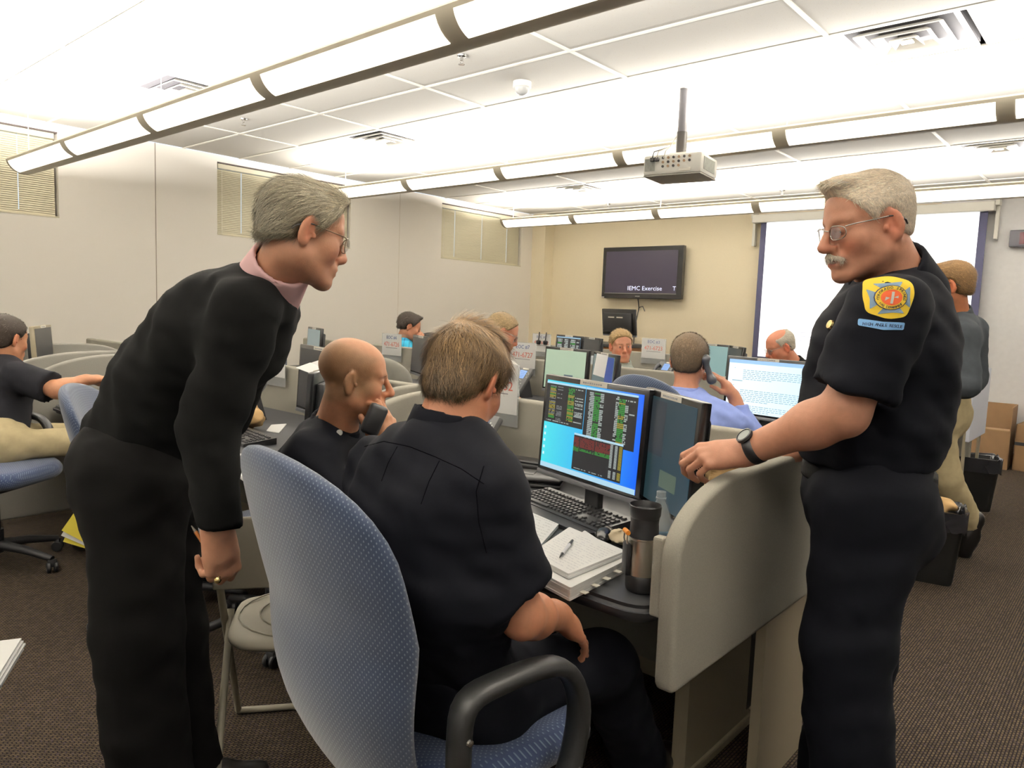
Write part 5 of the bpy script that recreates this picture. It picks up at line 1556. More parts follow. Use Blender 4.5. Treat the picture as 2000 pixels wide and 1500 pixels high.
brownc = lambda L, r: np.array(lin((104, 82, 54))) * np.clip(1 + .6 * (L[:, 2:3] - .03) / .09, .35, 1.6)
tousle = lambda L: np.stack([L[:, 0] * 3 + .3, -.25 + 0 * L[:, 0] + np.where(L[:, 2] > .08, .75, 0), np.where(L[:, 2] > .115, .25, -1.0)], 1)
HC3 = [('p', (0, .060, .050), (0, .8, -.6)), ('p', (0, -.03, -.055), (0, .20, -1)), ('e', (.086, .0, -.004), (.032, .026, .034)), ('e', (-.086, .0, -.004), (.032, .026, .034))]
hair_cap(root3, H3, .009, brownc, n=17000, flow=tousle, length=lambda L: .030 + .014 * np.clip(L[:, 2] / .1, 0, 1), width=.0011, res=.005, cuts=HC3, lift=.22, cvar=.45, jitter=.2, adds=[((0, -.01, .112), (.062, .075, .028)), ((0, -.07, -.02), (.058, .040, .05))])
cloth = BVHTree.FromPolygons([v.co.copy() for v in shirt3.data.vertices], [tuple(p.vertices) for p in shirt3.data.polygons])


def seam(name, bvh, pix, d0, m, parent, r=.0008):
    pts = []
    pix = [(a[0] + (b[0] - a[0]) * k / 10, a[1] + (b[1] - a[1]) * k / 10) for a, b in zip(pix, pix[1:]) for k in range(10)] + [pix[-1]]
    for (x, y) in pix:
        o = Vector(CAM); dd = Vector(nrm(at(x, y, 1.0) - CAM)); h = bvh.ray_cast(o, dd)
        if h[0] is not None: pts.append(h[0] - dd * .0002)
    if len(pts) > 1: MB().tube(pts, r, 5).build(name, m, parent, smooth=60)


SEAMM = mat('seam_thread', (6, 6, 9), rough=1, spec=0)
seam('yoke_seam', cloth, [(712, 872), (750, 862), (800, 872), (850, 892), (900, 915), (945, 945)], 1.4, SEAMM, shirt3)
seam('pleat_seam', cloth, [(776, 872), (758, 905), (745, 940)], 1.4, SEAMM, shirt3); seam('pleat_seam', cloth, [(858, 900), (838, 940), (822, 985)], 1.4, SEAMM, shirt3)
seam('shoulder_seam', cloth, [(945, 910), (930, 960), (935, 1020), (950, 1080)], 1.4, SEAMM, shirt3)
S = Sdf(); S.cone(shR3 + V3(.0, .02, .075), neck3 + (shR3 - neck3) * .35 + V3(0, .02, .065), .022, .018, .01, lat=f3, s=1.6); me, V = S.mesh('epaulette', .006); ob('epaulette', me, shirt3, NAVY)
finish(root3)

# 4. bald man talking into a hand radio
H4 = Frame(at(691, 744, 2.12), cdir(.966, .25, -.10), s=.93)
f4 = nrm(cdir(.95, .2, 0) * V3(1, 1, 0)); r4 = np.cross(f4, V3(0, 0, 1))
neck4, mid4 = at(652, 850, 2.18), at(600, 1000, 2.22); pel4 = V3(-1.82, 1.30, .57)
w4 = at(757, 876, 2.09)
hand4 = dict(wrist=w4, d=nrm(CU - CR * .05), n=CR * .8 - CF * .45, side=-1, curls=[(.35, 1.0, .9), (.45, 1.05, .9), (.5, 1.1, .9), (.6, 1.1, .8)], thumb=(.7, .3, .3), sc=.95)
root4, body4, shirt4, _ = person('bald man in navy uniform shirt holding a black radio microphone at his chin', H4, (206, 154, 120), neck4, mid4, pel4, at(604, 905, 2.02), at(668, 890, 2.38),
    armR=(at(660, 1010, 1.98), w4), armL=(at(640, 1020, 2.45), at(700, 1000, 2.5)), hips=(pel4 + r4 * .09, pel4 - r4 * .09), legs=((pel4 + f4 * .42 + r4 * .12 + V3(0, 0, .0), pel4 * V3(1, 1, 0) + f4 * .45 + r4 * .12 + V3(0, 0, .1)), (pel4 + f4 * .40 - r4 * .1, pel4 * V3(1, 1, 0) + f4 * .38 - r4 * .1 + V3(0, 0, .1))),
    shirt=NAVY, trousers=NAVY, sleeve=('long', .86), res=.014, fres=.0042, r=(.125, .12, .125), hands=[hand4], neck_r=.060, slv=(.072, .060), flush=.16, face=dict(nose=1.12, jaw=.98, chin=1.1),
    stub=((116, 90, 62), lambda L: np.minimum.reduce([.105 - L[:, 2] + .35 * (-L[:, 1] - .02), .055 - L[:, 1] + .0, L[:, 2] + .045 + .25 * (-L[:, 1])])), stub_amt=.75, wrinkle=.004, toe=(f4, f4))
S = Sdf()
for q in (-1, 1): S.cone(H4.w((q * .046, .078, .027)), H4.w((q * .014, .094, .028)), .0038, .0045, .003)
me, V = S.mesh('eyebrow', .003); set_col(me, np.tile(np.array(lin((110, 84, 62))), (len(V), 1))); ob('eyebrow', me, root4, MATS['hair_base'])
pin = at(663, 845, 2.0)
c4 = BVHTree.FromPolygons([v.co.copy() for v in shirt4.data.vertices], [tuple(p.vertices) for p in shirt4.data.polygons])
for (nm, x, y, R_, m_) in (('collar_pin', 663, 845, .009, mat('pin_white', (224, 224, 216), rough=.4)), ('epaulette_button', 621, 815, .006, mat('button_dark', (70, 68, 70)))):
    dd = nrm(at(x, y, 1) - CAM); h = c4.ray_cast(Vector(CAM), Vector(dd)); p = h[0] if h[0] is not None else Vector(at(x, y, 2))
    MB().lathe([(R_, 0), (R_ * .9, .003), (0, .004)], 18, M=Matrix.Translation(p - Vector(dd) * .003) @ Vector(-dd).to_track_quat('Z', 'Y').to_matrix().to_4x4()).build(nm, m_, root4, smooth=40)
finish(root4)
t = thing('radio_microphone', 'black hand radio microphone held by the bald man', 'microphone', tuple(at(734, 812, 2.05)), tuple(Vector(nrm(CU * .8 + CR * .35)).to_track_quat('Z', 'X').to_euler()))
mb = MB(); mb.box((-.026, -.018, -.055), (.026, .018, .032), bev=.010); mb.build('casing', BLACK, t, smooth=50)
mb = MB(); mb.box((-.018, -.021, -.02), (.018, -.017, .02), bev=.003); mb.build('speaker_face', BLACKG, t)
MB().lathe([(.004, 0), (.003, .002), (0, .002)], 12, M=Matrix.Translation((.0, -.021, .02)) @ Matrix.Rotation(math.pi / 2, 4, 'X')).build('emblem', LABELW, t)

# 5. man in a black polo shirt at the left picture edge
H5 = Frame(at(12, 665, 3.95), cdir(.25, .95, -.05), s=1.02)
f5 = nrm(cdir(.8, .6, 0) * V3(1, 1, 0)); r5 = np.cross(f5, V3(0, 0, 1))
pel5 = at(5, 893, 3.85); pel5[2] = .61
K5 = [pel5 + f5 * .42 + r5 * .12, pel5 + f5 * .43 - r5 * .1]
KHAKI = cloth_mat('khaki_cloth', (172, 158, 124))
hand5 = dict(wrist=at(168, 742, 3.9), d=cdir(.9, .3, .05), n=V3(0, 0, 1), side=-1, curl=(.3, .5, .4))
root5, *_ = person('man in black polo shirt and khaki trousers at the picture edge, arm stretched out', H5, (210, 156, 122), at(-2, 712, 3.95), at(0, 800, 3.92), pel5, at(44, 738, 3.83), at(-50, 738, 4.1),
    armR=(at(112, 762, 3.80), at(168, 742, 3.9)), armL=(at(-60, 800, 4.0), at(-40, 850, 3.9)), hips=(pel5 + r5 * .09, pel5 - r5 * .09),
    legs=((K5[0], K5[0] * V3(1, 1, 0) - f5 * .03 + V3(0, 0, .1)), (K5[1], K5[1] * V3(1, 1, 0) + f5 * .04 + V3(0, 0, .1))), shirt=cloth_mat('black_polo', (30, 30, 34)), trousers=KHAKI, sleeve=('short', .80), hands=[hand5],
    r=(.125, .12, .125), slv=(.075, .082), toe=(f5, f5), do_eyes=False, flush=.2, leg_fat=.84, leg_r=(.066, .052, .04))
darkc = lambda L, r: np.array(lin((50, 40, 32))) * np.ones((len(L), 1))
hair_cap(root5, H5, .006, darkc, n=1500, flow=back_down(), length=.012, width=.004, res=.008, cuts=[('p', (0, .06, .06), (0, .8, -.6)), ('p', (0, -.03, -.04), (0, .2, -1)), ('e', (.084, 0, 0), (.03, .02, .034)), ('e', (-.084, 0, 0), (.03, .02, .034))], lift=.3)
finish(root5)

# 6. far man in a blue plaid shirt on the phone
H6 = Frame(at(799, 640, 7.1), cdir(.92, .25, -.25), s=1.06)
n6 = at(785, 668, 7.15); f6 = nrm(cdir(.9, .3, 0) * V3(1, 1, 0)); r6 = np.cross(f6, V3(0, 0, 1)); p6 = n6 - V3(0, 0, .5) - f6 * .05
w6 = at(815, 668, 7.0)
root6, *_ = person('dark-haired man in blue plaid shirt on the phone near the window wall', H6, (212, 156, 126), n6, n6 - V3(0, 0, .26), p6, n6 + r6 * .17 - V3(0, 0, .06), n6 - r6 * .17 - V3(0, 0, .06),
    armR=(n6 + r6 * .2 + f6 * .12 - V3(0, 0, .3), w6 - V3(0, 0, .02)), armL=(n6 - r6 * .22 + f6 * .1 - V3(0, 0, .28), n6 + f6 * .3 - V3(0, 0, .3)), shirt=plaid_material(), hands=[dict(wrist=w6 - V3(0, 0, .04), d=V3(0, 0, 1) + f6 * .3, n=r6, side=1, curl=(.6, .9, .5))], legs=((p6 + f6 * .42 + r6 * .1, V3(*(p6 + f6 * .42 + r6 * .1)[:2], .1)), (p6 + f6 * .42 - r6 * .1, V3(*(p6 + f6 * .42 - r6 * .1)[:2], .1))), trousers=DARKT,
    res=.02, fres=.010, do_eyes=False, slv=(.075, .075), toe=(f6, f6))
hair_cap(root6, H6, .012, darkc, n=700, flow=back_down(), length=.02, width=.006, res=.01, cuts=HAIRCUT, seg=3, adds=[((0, .06, .11), (.05, .05, .02))])
finish(root6)

# 7. man with glasses looking down at his keyboard
H7 = Frame(at(980, 652, 4.7), cdir(.86, .12, -.36), s=.98)
n7 = at(948, 700, 4.75); f7 = nrm(cdir(.55, .8, 0) * V3(1, 1, 0)); r7 = np.cross(f7, V3(0, 0, 1)); p7 = n7 - V3(0, 0, .48) - f7 * .12
wa, wb = V3(-3.46, 3.86, .80), V3(-3.36, 3.80, .80)
dk = nrm(V3(-3.33, 4.05, .77) - wa)
hands7 = [dict(wrist=wa, d=dk, n=V3(0, 0, 1), side=1, curl=(.3, .5, .4)), dict(wrist=wb, d=nrm(V3(-3.22, 3.98, .77) - wb), n=V3(0, 0, 1), side=-1, curl=(.3, .5, .4))]
root7, *_ = person('man with thin glasses looking down beside the sign EOC 7', H7, (214, 152, 124), n7, n7 - V3(0, 0, .26) - f7 * .06, p7, n7 + r7 * .18 - V3(0, 0, .07), n7 - r7 * .18 - V3(0, 0, .07),
    armR=(n7 + r7 * .18 + f7 * .05 - V3(0, 0, .33), wb), armL=(n7 - r7 * .2 + f7 * .08 - V3(0, 0, .33), wa), shirt=cloth_mat('white_shirt', (206, 204, 198)), trousers=DARKT, legs=((p7 + f7 * .4 + r7 * .1, V3(*(p7 + f7 * .4 + r7 * .1)[:2], .1)), (p7 + f7 * .4 - r7 * .1, V3(*(p7 + f7 * .4 - r7 * .1)[:2], .1))), hands=hands7, res=.017, fres=.0075, flush=.2, toe=(f7, f7), slv=(.07, .06))
hair_cap(root7, H7, .006, lambda L, r: np.array(lin((140, 118, 84))) * np.ones((len(L), 1)), n=1400, flow=back_down(), length=.018, width=.004, res=.008, cuts=[('p', (0, .055, .070), (0, .75, -.66)), HAIRCUT[1], HAIRCUT[2], HAIRCUT[3]], seg=3)
glasses(root7, H7, metal=mat('silver_frame', (170, 168, 160)))
finish(root7)

# 8. man in a grey shirt facing the viewer
H8 = Frame(at(1213, 678, 5.9), nrm(-CF * .95 + CR * .12 + V3(0, 0, -.10)), up=V3(0, 0, 1) - CR * .06, s=1.04)
n8 = at(1214, 718, 5.97); f8 = nrm((-CF * .25 + CR) * V3(1, 1, 0)); r8 = np.cross(f8, V3(0, 0, 1)); p8 = n8 - V3(0, 0, .46) - f8 * .1
root8, *_ = person('man in pale grey shirt facing the viewer below the lectern monitor', H8, (220, 162, 134), n8, n8 - V3(0, 0, .24) - f8 * .03, p8, n8 + r8 * .19 - V3(0, 0, .07), n8 - r8 * .19 - V3(0, 0, .075),
    armR=(n8 + r8 * .24 - V3(0, 0, .34), n8 + r8 * .15 + f8 * .22 - V3(0, 0, .36)), armL=(n8 - r8 * .27 - V3(0, 0, .30), n8 - r8 * .2 + f8 * .2 - V3(0, 0, .36)), shirt=cloth_mat('grey_green_shirt', (158, 164, 156)), trousers=DARKT, sleeve=('long', .9),
    legs=((p8 + f8 * .42 + r8 * .1, V3(*(p8 + f8 * .42 + r8 * .1)[:2], .1)), (p8 + f8 * .42 - r8 * .1, V3(*(p8 + f8 * .42 - r8 * .1)[:2], .1))), res=.017, fres=.007, flush=.25, toe=(f8, f8), slv=(.078, .066), iris=(60, 70, 80), neck_r=.062, face=dict(jaw=1.06))
hair_cap(root8, H8, .010, lambda L, r: np.array(lin((150, 124, 84))) * np.ones((len(L), 1)), n=1600, flow=lambda L: np.stack([L[:, 0] * 8 + .4, -.3 + 0 * L[:, 0], np.where(L[:, 2] > .08, .2, -1)], 1), length=.024, width=.004, res=.007, cuts=[('p', (0, .072, .072), (0, .72, -.7)), HAIRCUT[1], HAIRCUT[2], HAIRCUT[3]], seg=3, cvar=.3)
S = Sdf()
for q in (-1, 1): S.cone(H8.w((q * .046, .080, .028)), H8.w((q * .014, .096, .029)), .0035, .004, .003)
me, V = S.mesh('eyebrow', .004); set_col(me, np.tile(np.array(lin((120, 92, 66))), (len(V), 1))); ob('eyebrow', me, root8, MATS['hair_base'])
finish(root8)

# 9. man in a blue dress shirt telephoning, seen from behind
H9 = Frame(at(1346, 708, 3.62), cdir(.45, .88, -.10), s=1.02)
n9 = at(1338, 778, 3.60); f9 = nrm(cdir(.3, .95, 0) * V3(1, 1, 0)); r9 = np.cross(f9, V3(0, 0, 1)); p9 = n9 - V3(0, 0, .50) - f9 * .10
w9 = at(1432, 772, 3.62)
hand9 = dict(wrist=w9, d=nrm(at(1398, 726, 3.62) - w9), n=CR * .8 - CF * .3 + CU * .3, side=-1, curls=[(.4, .7, .5)] * 4, thumb=(.6, .3, .3), sc=1.05)
root9, body9, shirt9, _ = person('man in blue dress shirt with dark glasses holding a telephone receiver to his ear', H9, (206, 150, 122), n9, n9 - V3(0, 0, .26) - f9 * .05, p9, at(1422, 828, 3.50), at(1262, 806, 3.78),
    armR=(at(1462, 850, 3.58), w9), armL=(at(1225, 880, 3.75), at(1260, 900, 3.95)), shirt=cloth_mat('blue_shirt', (128, 144, 200), .8, .06), trousers=DARKT, sleeve=('long', .72), hands=[hand9],
    legs=((p9 + f9 * .4 + r9 * .1, V3(*(p9 + f9 * .4 + r9 * .1)[:2], .1)), (p9 + f9 * .4 - r9 * .1, V3(*(p9 + f9 * .4 - r9 * .1)[:2], .1))), res=.015, fres=.0065, toe=(f9, f9), slv=(.085, .072), sc=1.5, r=(.13, .125, .135), wrinkle=.006)
hair_cap(root9, H9, .010, lambda L, r: np.array(lin((92, 76, 58))) * np.clip(1 + .5 * (L[:, 2:3] - .03) / .1, .6, 1.5), n=6000, flow=back_down(), length=.016, width=.0018, res=.007, cuts=[('p', (0, .06, .06), (0, .8, -.6)), ('p', (0, -.03, -.05), (0, .2, -1)), HAIRCUT[2], HAIRCUT[3]], seg=3)
glasses(root9, H9, metal=mat('temple_tip', (32, 28, 28)))
finish(root9)
pa, pb = at(1376, 704, 3.54), at(1390, 742, 3.55)
t = thing('telephone_receiver', 'black telephone receiver at the ear of the blue-shirt man', 'receiver', tuple((pa + pb) / 2))
S = Sdf(); m_ = (pa + pb) / 2; S.cone(pa - m_, pb - m_, .015, .015, .02); S.ell(pa - m_ + V3(0, .01, .01), (.023, .023, .02), np.eye(3), .02); S.ell(pb - m_, (.022, .022, .02), np.eye(3), .02); me, V = S.mesh('handset', .006); ob('handset', me, t, mat('handset_dark', (54, 56, 62), rough=.4))

# 10. white-fringed bald man in black beyond the bright monitor
H10 = Frame(at(1524, 680, 5.3), cdir(-.92, -.10, -.30), s=.98)
n10 = at(1552, 718, 5.34); f10 = nrm(cdir(-.9, .1, 0) * V3(1, 1, 0)); r10 = np.cross(f10, V3(0, 0, 1)); p10 = n10 - V3(0, 0, .5) - f10 * .1
root10, *_ = person('bald man with white fringe and glasses looking down beyond the bright document monitor', H10, (216, 150, 122), n10, n10 - V3(0, 0, .26) - f10 * .05, p10, n10 + r10 * .18 - V3(0, 0, .06), n10 - r10 * .18 - V3(0, 0, .06),
    armR=(n10 + r10 * .2 + f10 * .1 - V3(0, 0, .3), n10 + r10 * .1 + f10 * .35 - V3(0, 0, .32)), armL=(n10 - r10 * .2 + f10 * .1 - V3(0, 0, .3), n10 - r10 * .1 + f10 * .35 - V3(0, 0, .32)), shirt=BLACKC, trousers=DARKT, sleeve=('long', .9),
    legs=((p10 + f10 * .4 + r10 * .1, V3(*(p10 + f10 * .4 + r10 * .1)[:2], .1)), (p10 + f10 * .4 - r10 * .1, V3(*(p10 + f10 * .4 - r10 * .1)[:2], .1))), res=.017, fres=.0075, flush=.3, toe=(f10, f10), neck_r=.064, face=dict(jaw=1.08, cheeks=1.2))
hair_cap(root10, H10, .007, lambda L, r: np.array(lin((206, 198, 182))) * np.ones((len(L), 1)), n=1200, flow=back_down(), length=.016, width=.005, res=.008, cuts=[('p', (0, .035, .04), (0, .85, -.5)), HAIRCUT[1], HAIRCUT[2], HAIRCUT[3], ('e', (0, .03, .12), (.09, .09, .055))], seg=3, cvar=.1)
glasses(root10, H10, metal=MATS['silver_frame'])
finish(root10)

# 11. man in grey shirt and khaki walking away
H11 = Frame(at(1856, 562, 4.20), cdir(-.78, .55, -.06), s=1.09)
f11 = nrm(cdir(-.5, .85, 0) * V3(1, 1, 0)); r11 = np.cross(f11, V3(0, 0, 1))
n11, m11, p11 = at(1870, 618, 4.25), at(1856, 720, 4.31), at(1838, 812, 4.36)
hipL, hipR = p11 - r11 * .09, p11 + r11 * .09
kL11 = at(1850, 935, 4.36); aL11 = at(1893, 1022, 4.49)
kR11 = hipR + f11 * .15; kR11[2] = .50; aR11 = kR11 + f11 * .1; aR11[2] = .10
root11, body11, shirt11, _ = person('man in grey shirt and khaki trousers walking away behind the uniformed man', H11, (214, 148, 110), n11, m11, p11, n11 + r11 * .19 - V3(0, 0, .08), at(1884, 655, 4.12),
    armL=(at(1884, 750, 4.08), at(1820, 765, 4.10)), armR=(n11 + r11 * .23 - V3(0, 0, .36), n11 + r11 * .2 + f11 * .2 - V3(0, 0, .45)), hips=(hipR, hipL), legs=((kR11, aR11), (kL11, aL11)), shirt=cloth_mat('slate_shirt', (58, 62, 66)), trousers=KHAKI, sleeve=('long', .95),
    res=.014, fres=.0065, r=(.125, .118, .122), slv=(.075, .078), hem=(at(1862, 768, 4.36), V3(0, 0, -1)), shoes=False, do_eyes=False, flush=.22, leg_fat=1.0)
hair_cap(root11, H11, .010, lambda L, r: np.array(lin((128, 98, 62))) * np.clip(1 + .4 * (L[:, 2:3] - .04) / .1, .7, 1.4), n=5000, flow=back_down(), length=.018, width=.0018, res=.007, cuts=[('p', (0, .066, .066), (0, .75, -.66)), ('p', (0, -.03, -.04), (0, .2, -1)), HAIRCUT[2], HAIRCUT[3]], seg=3, adds=[((0, .06, .112), (.05, .045, .02))])
glasses(root11, H11)
shoe(root11, aL11, cdir(-.1, .25, -1), LEATHER, up=nrm(CF * .9 + V3(0, 0, .2)), length=.29)
shoe(root11, aR11, f11, LEATHER)
finish(root11)
# ---------------------------------------------------------------- things on the desks and the floor
def ray_(px, py): return CF + CR * (px - 1000) / FPX - CU * (py - 750) / FPX


def on_z(px, py, z): d = ray_(px, py); return CAM + d * ((z - CAMZ) / d[2])


def on_y(px, py, y): d = ray_(px, py); return CAM + d * (y / d[1])


DZ = .741
# keyboards
KEYM = mat('key_black', (30, 30, 32), rough=.45); KBODY = mat('keyboard_black', (22, 22, 24), rough=.4)


def keyboard(label, loc, rot, keys=True, L_=.45, D=.155):
    t = thing('keyboard', label, 'keyboard', loc, rot, 'computer keyboards')
    mb = MB(); mb.add([(-L_ / 2, -D / 2, 0), (L_ / 2, -D / 2, 0), (L_ / 2, D / 2, 0), (-L_ / 2, D / 2, 0), (-L_ / 2, -D / 2, .014), (L_ / 2, -D / 2, .014), (L_ / 2, D / 2, .030), (-L_ / 2, D / 2, .030)],
                      [(3, 2, 1, 0), (4, 5, 6, 7), (0, 1, 5, 4), (1, 2, 6, 5), (2, 3, 7, 6), (3, 0, 4, 7)])
    mb.build('body', KBODY, t)
    if not keys: return t
    mk = MB(); w = .0074
    mk.add([(-w, -w, 0), (w, -w, 0), (w, w, 0), (-w, w, 0), (-w * .72, -w * .68, .007), (w * .72, -w * .68, .007), (w * .72, w * .75, .007), (-w * .72, w * .75, .007)], [(4, 5, 6, 7), (0, 1, 5, 4), (1, 2, 6, 5), (2, 3, 7, 6), (3, 0, 4, 7)])
    first = None
    for r_ in range(6):
        y = -D / 2 + .022 + r_ * .0195 + (.008 if r_ == 5 else 0)
        for c in range(22):
            x = -L_ / 2 + .016 + c * .0195 + (.012 if c > 14 else 0) + (.010 if c > 17 else 0)
            if x > L_ / 2 - .01: continue
            if r_ == 0 and 4 <= c <= 8: continue
            if c in (15, 16, 17) and r_ in (1, 2) and not (c == 16 and r_ == 1): continue
            if first is None: o = mk.build('key', KEYM, t); first = o.data
            else: o = ob('key', first, t)
            o.location = (x, y, .014 + (y + D / 2) / D * .016 - .001); o.rotation_euler = (.10, 0, 0)
    for k in range(1):
        mb = MB(); mb.box((-.055, -.008, 0), (.045, .008, .007), bev=.002); mb.build('space_bar', KEYM, t, (-L_ / 2 + .016 + 6 * .0195, -D / 2 + .022, .0155), (.1, 0, 0))
    return t


pa, pb = on_z(1052, 962, .77), on_z(1187, 1015, .77)
kr = math.atan2(pb[1] - pa[1], pb[0] - pa[0])
kc = (pa + pb) / 2
keyboard('black keyboard with separate keys before the front monitor', (kc[0], kc[1], DZ + .001), kr)
q_ = on_z(1085, 1008, .745)
t = thing('wrist_rest', 'smooth black wrist rest board before the front keyboard', 'wrist rest', (q_[0], q_[1], DZ), kr)
mb = MB(); mb.prism([(x, y, 0) for x, y in rounded([(-.24, -.06), (.2, -.06), (.24, .035), (-.24, .035)], .03, 5)], (0, 0, .012)); mb.build('pad', mat('rubber_black', (32, 32, 34), rough=.35), t, smooth=40)
keyboard('black keyboard on the desk with the brown bag', (-3.25, 1.78, DZ), math.radians(-8), keys=True)
keyboard('black keyboard under the hands of the glasses man', (-3.22, 4.02 - .13, DZ), math.radians(-12), keys=False)

# mouse, napkin
p = on_z(1182, 1043, .755)
t = thing('computer_mouse', 'black computer mouse beside the papers and napkin', 'mouse', (p[0], p[1], DZ), .4)
S = Sdf(); S.ell((0, 0, .006), (.031, .055, .030), np.eye(3), .01); S.plane((0, 0, 0), (0, 0, -1), '-', .003); me, V = S.mesh('shell', .005); ob('shell', me, t, BLACKG)
p = on_z(1216, 1050, .76)
S = Sdf(); S.ell(p * V3(1, 1, 0) + V3(0, 0, DZ + .018), (.045, .03, .022), np.eye(3), .01); me, V = S.mesh('crumpled_napkin', .005, noise=lambda P: np.abs(smooth_noise(P, .012, 90, 4)) - .004)
V[:, 2] = np.maximum(V[:, 2], DZ); me.vertices.foreach_set('co', V.astype(np.float32).ravel()); me.update()
tag(ob('crumpled_napkin', me, None, mat('napkin_tan', (206, 190, 160), rough=.9)), 'crumpled tan napkin behind the steel thermos', 'napkin')

# steel thermos
p = on_z(1252, 1150, DZ)
t = thing('thermos', 'stainless steel thermos mug with black lid and orange tab', 'thermos', (p[0], p[1], DZ), math.radians(-40))
SS = mat('brushed_steel', (206, 200, 188), rough=.34, metal=1.0)
MB().lathe([(.036, 0), (.0385, .003), (.0395, .010), (.0395, .036), (.0375, .040)], 32).build('base_cup', BLACK, t, smooth=40)
MB().lathe([(.0368, .036), (.0368, .120), (.035, .130)], 36).build('steel_body', SS, t, smooth=40)
MB().lathe([(.0355, .128), (.0365, .133), (.0345, .140), (.0335, .165), (.0345, .178)], 32).build('collar', BLACK, t, smooth=40)
MB().lathe([(.0345, .178), (.037, .184), (.0385, .207), (.037, .209), (.034, .200), (.033, .195), (0, .194)], 36).build('lid', mat('lid_black', (28, 28, 30), rough=.35), t, smooth=40)
MB().lathe([(.0362, .126), (.0368, .128), (.0362, .131)], 32).build('steel_ring', SS, t, smooth=60)
mb = MB(); mb.box((-.017, -.048, .038), (.017, -.034, .118), bev=.006); mb.build('handle_pad', BLACK, t, smooth=40)
for s in (-1, 1): MB().tube([(s * .011, -.040, .10), (s * .012, -.046, .125), (s * .011, -.044, .143)], .0022, 6).build('handle_wire', SS, t, smooth=60)
MB().tube([(-.014, -.044, .143), (.014, -.044, .143)], .006, 8).build('orange_tab', mat('tab_orange', (222, 140, 48), rough=.5), t, smooth=60)

# water bottle
p = on_z(1292, 960, DZ + .205)
t = thing('water_bottle', 'clear plastic water bottle with a red label behind the thermos', 'bottle', (p[0], p[1], DZ), math.radians(200))
PLAST = mat('clear_plastic', (232, 240, 244), rough=.06, alpha=.32, spec=.8)
prof = [(.026, 0), (.031, .004), (.032, .03), (.030, .035), (.032, .04), (.032, .115), (.0315, .125), (.026, .15), (.017, .172), (.0125, .18), (.0125, .185), (.0145, .187), (.0145, .190), (.0125, .191), (.0125, .205), (.0105, .205)]
MB().lathe(prof, 32).build('shell', PLAST, t, smooth=50)
MB().lathe([(.0305, .005), (.0305, .105), (0, .105)], 28).build('water', mat('water_clear', (226, 236, 240), rough=.03, alpha=.3), t, smooth=50)
MB().lathe([(.0326, .055), (.0326, .108)], 32, caps=False).build('label_band', mat('label_blue', (120, 150, 176), rough=.5), t, smooth=60)
dv = nrm((CAM - p) * V3(1, 1, 0))
lr = mat('label_red', (150, 38, 40), rough=.5)
a0 = math.atan2(dv[1], dv[0]) - math.radians(200)
mb = MB()
for k in range(10):
    b0, b1 = a0 - .75 + k * .12, a0 - .75 + (k + 1) * .12
    mb.quad((.0329 * math.cos(b0), .0329 * math.sin(b0), .072), (.0329 * math.cos(b1), .0329 * math.sin(b1), .072), (.0329 * math.cos(b1), .0329 * math.sin(b1), .098), (.0329 * math.cos(b0), .0329 * math.sin(b0), .098))
mb.build('red_panel', lr, t, fix=False)
text_mesh('lettering', 'AD', .018, mat('label_white', (236, 232, 226)), t, (.0337 * math.cos(a0), .0337 * math.sin(a0), .085), (math.pi / 2, 0, a0 + math.pi / 2))


# papers, binder, notepad, pen
def flat_stack(name, label, cat, poly, z0, z1, m, sheets=0, group=None, printed=True, rules=0, ink=None, tabs=False):
    c = np.mean(np.array(poly), 0); t = thing(name, label, cat, (c[0], c[1], z0), 0, group)
    mb = MB(); n = max(1, sheets); r_ = random.Random(len(label))
    P2 = [(x - c[0], y - c[1]) for x, y in poly]
    for k in range(n):
        dx, dy = (r_.uniform(-.003, .003), r_.uniform(-.003, .003)) if n > 1 else (0, 0)
        h = (z1 - z0) / n
        mb2 = MB(); mb2.prism([(x + dx, y + dy, k * h) for x, y in rounded(P2, .006, 2)], (0, 0, h * .96)); mb2.build('sheet' if n > 1 else 'block', m, t)
    if rules:
        a, b, c2, d = [Vector((*p_, z1 - z0 + .0006)) for p_ in P2]      # a,b front edge; d,c2 back edge
        mb = MB()
        for i in range(rules):
            v = .08 + .84 * i / rules; u = .07
            while u < .93:
                wd = r_.uniform(.02, .07)
                if r_.random() < .82:
                    f = lambda u_, v_: (a.lerp(b, u_)).lerp(d.lerp(c2, u_), v_)
                    j = r_.uniform(-.004, .004)
                    mb.quad(f(u, v + j), f(min(u + wd, .95), v + j), f(min(u + wd, .95), v + .006 + j), f(u, v + .006 + j))
                u += wd + .018
        mb.build('handwriting', ink or GREYINK, t, fix=False)['kind'] = 'stuff'
    return t, c


P_ = lambda px, py, z: tuple(on_z(px, py, z)[:2])
t, c = flat_stack('ring_binder', 'thick white binder with index tabs under the notepad', 'binder', [P_(1035, 1125, .75), P_(1112, 1166, .75), P_(1224, 1108, .75), P_(1140, 1050, .75)], DZ, DZ + .032, PAPER, sheets=5)
for k in range(4):
    p = on_z(1140 + k * 22, 1150 - k * 11, .757) - V3(c[0], c[1], DZ)
    mb = MB(); mb.box((p[0] - .012, p[1] - .010, .008 + k * .003), (p[0] + .012, p[1] + .006, .010 + k * .003)); mb.build('index_tab', LABELW, t)
flat_stack('notepad', 'white notepad of handwritten notes lying on the binder', 'notepad', [P_(1035, 1082, .785), P_(1110, 1122, .785), P_(1222, 1077, .785), P_(1112, 1030, .785)], DZ + .0335, DZ + .046, PAPER, sheets=2, rules=15, ink=mat('ink_pencil', (196, 196, 204), rough=.9))
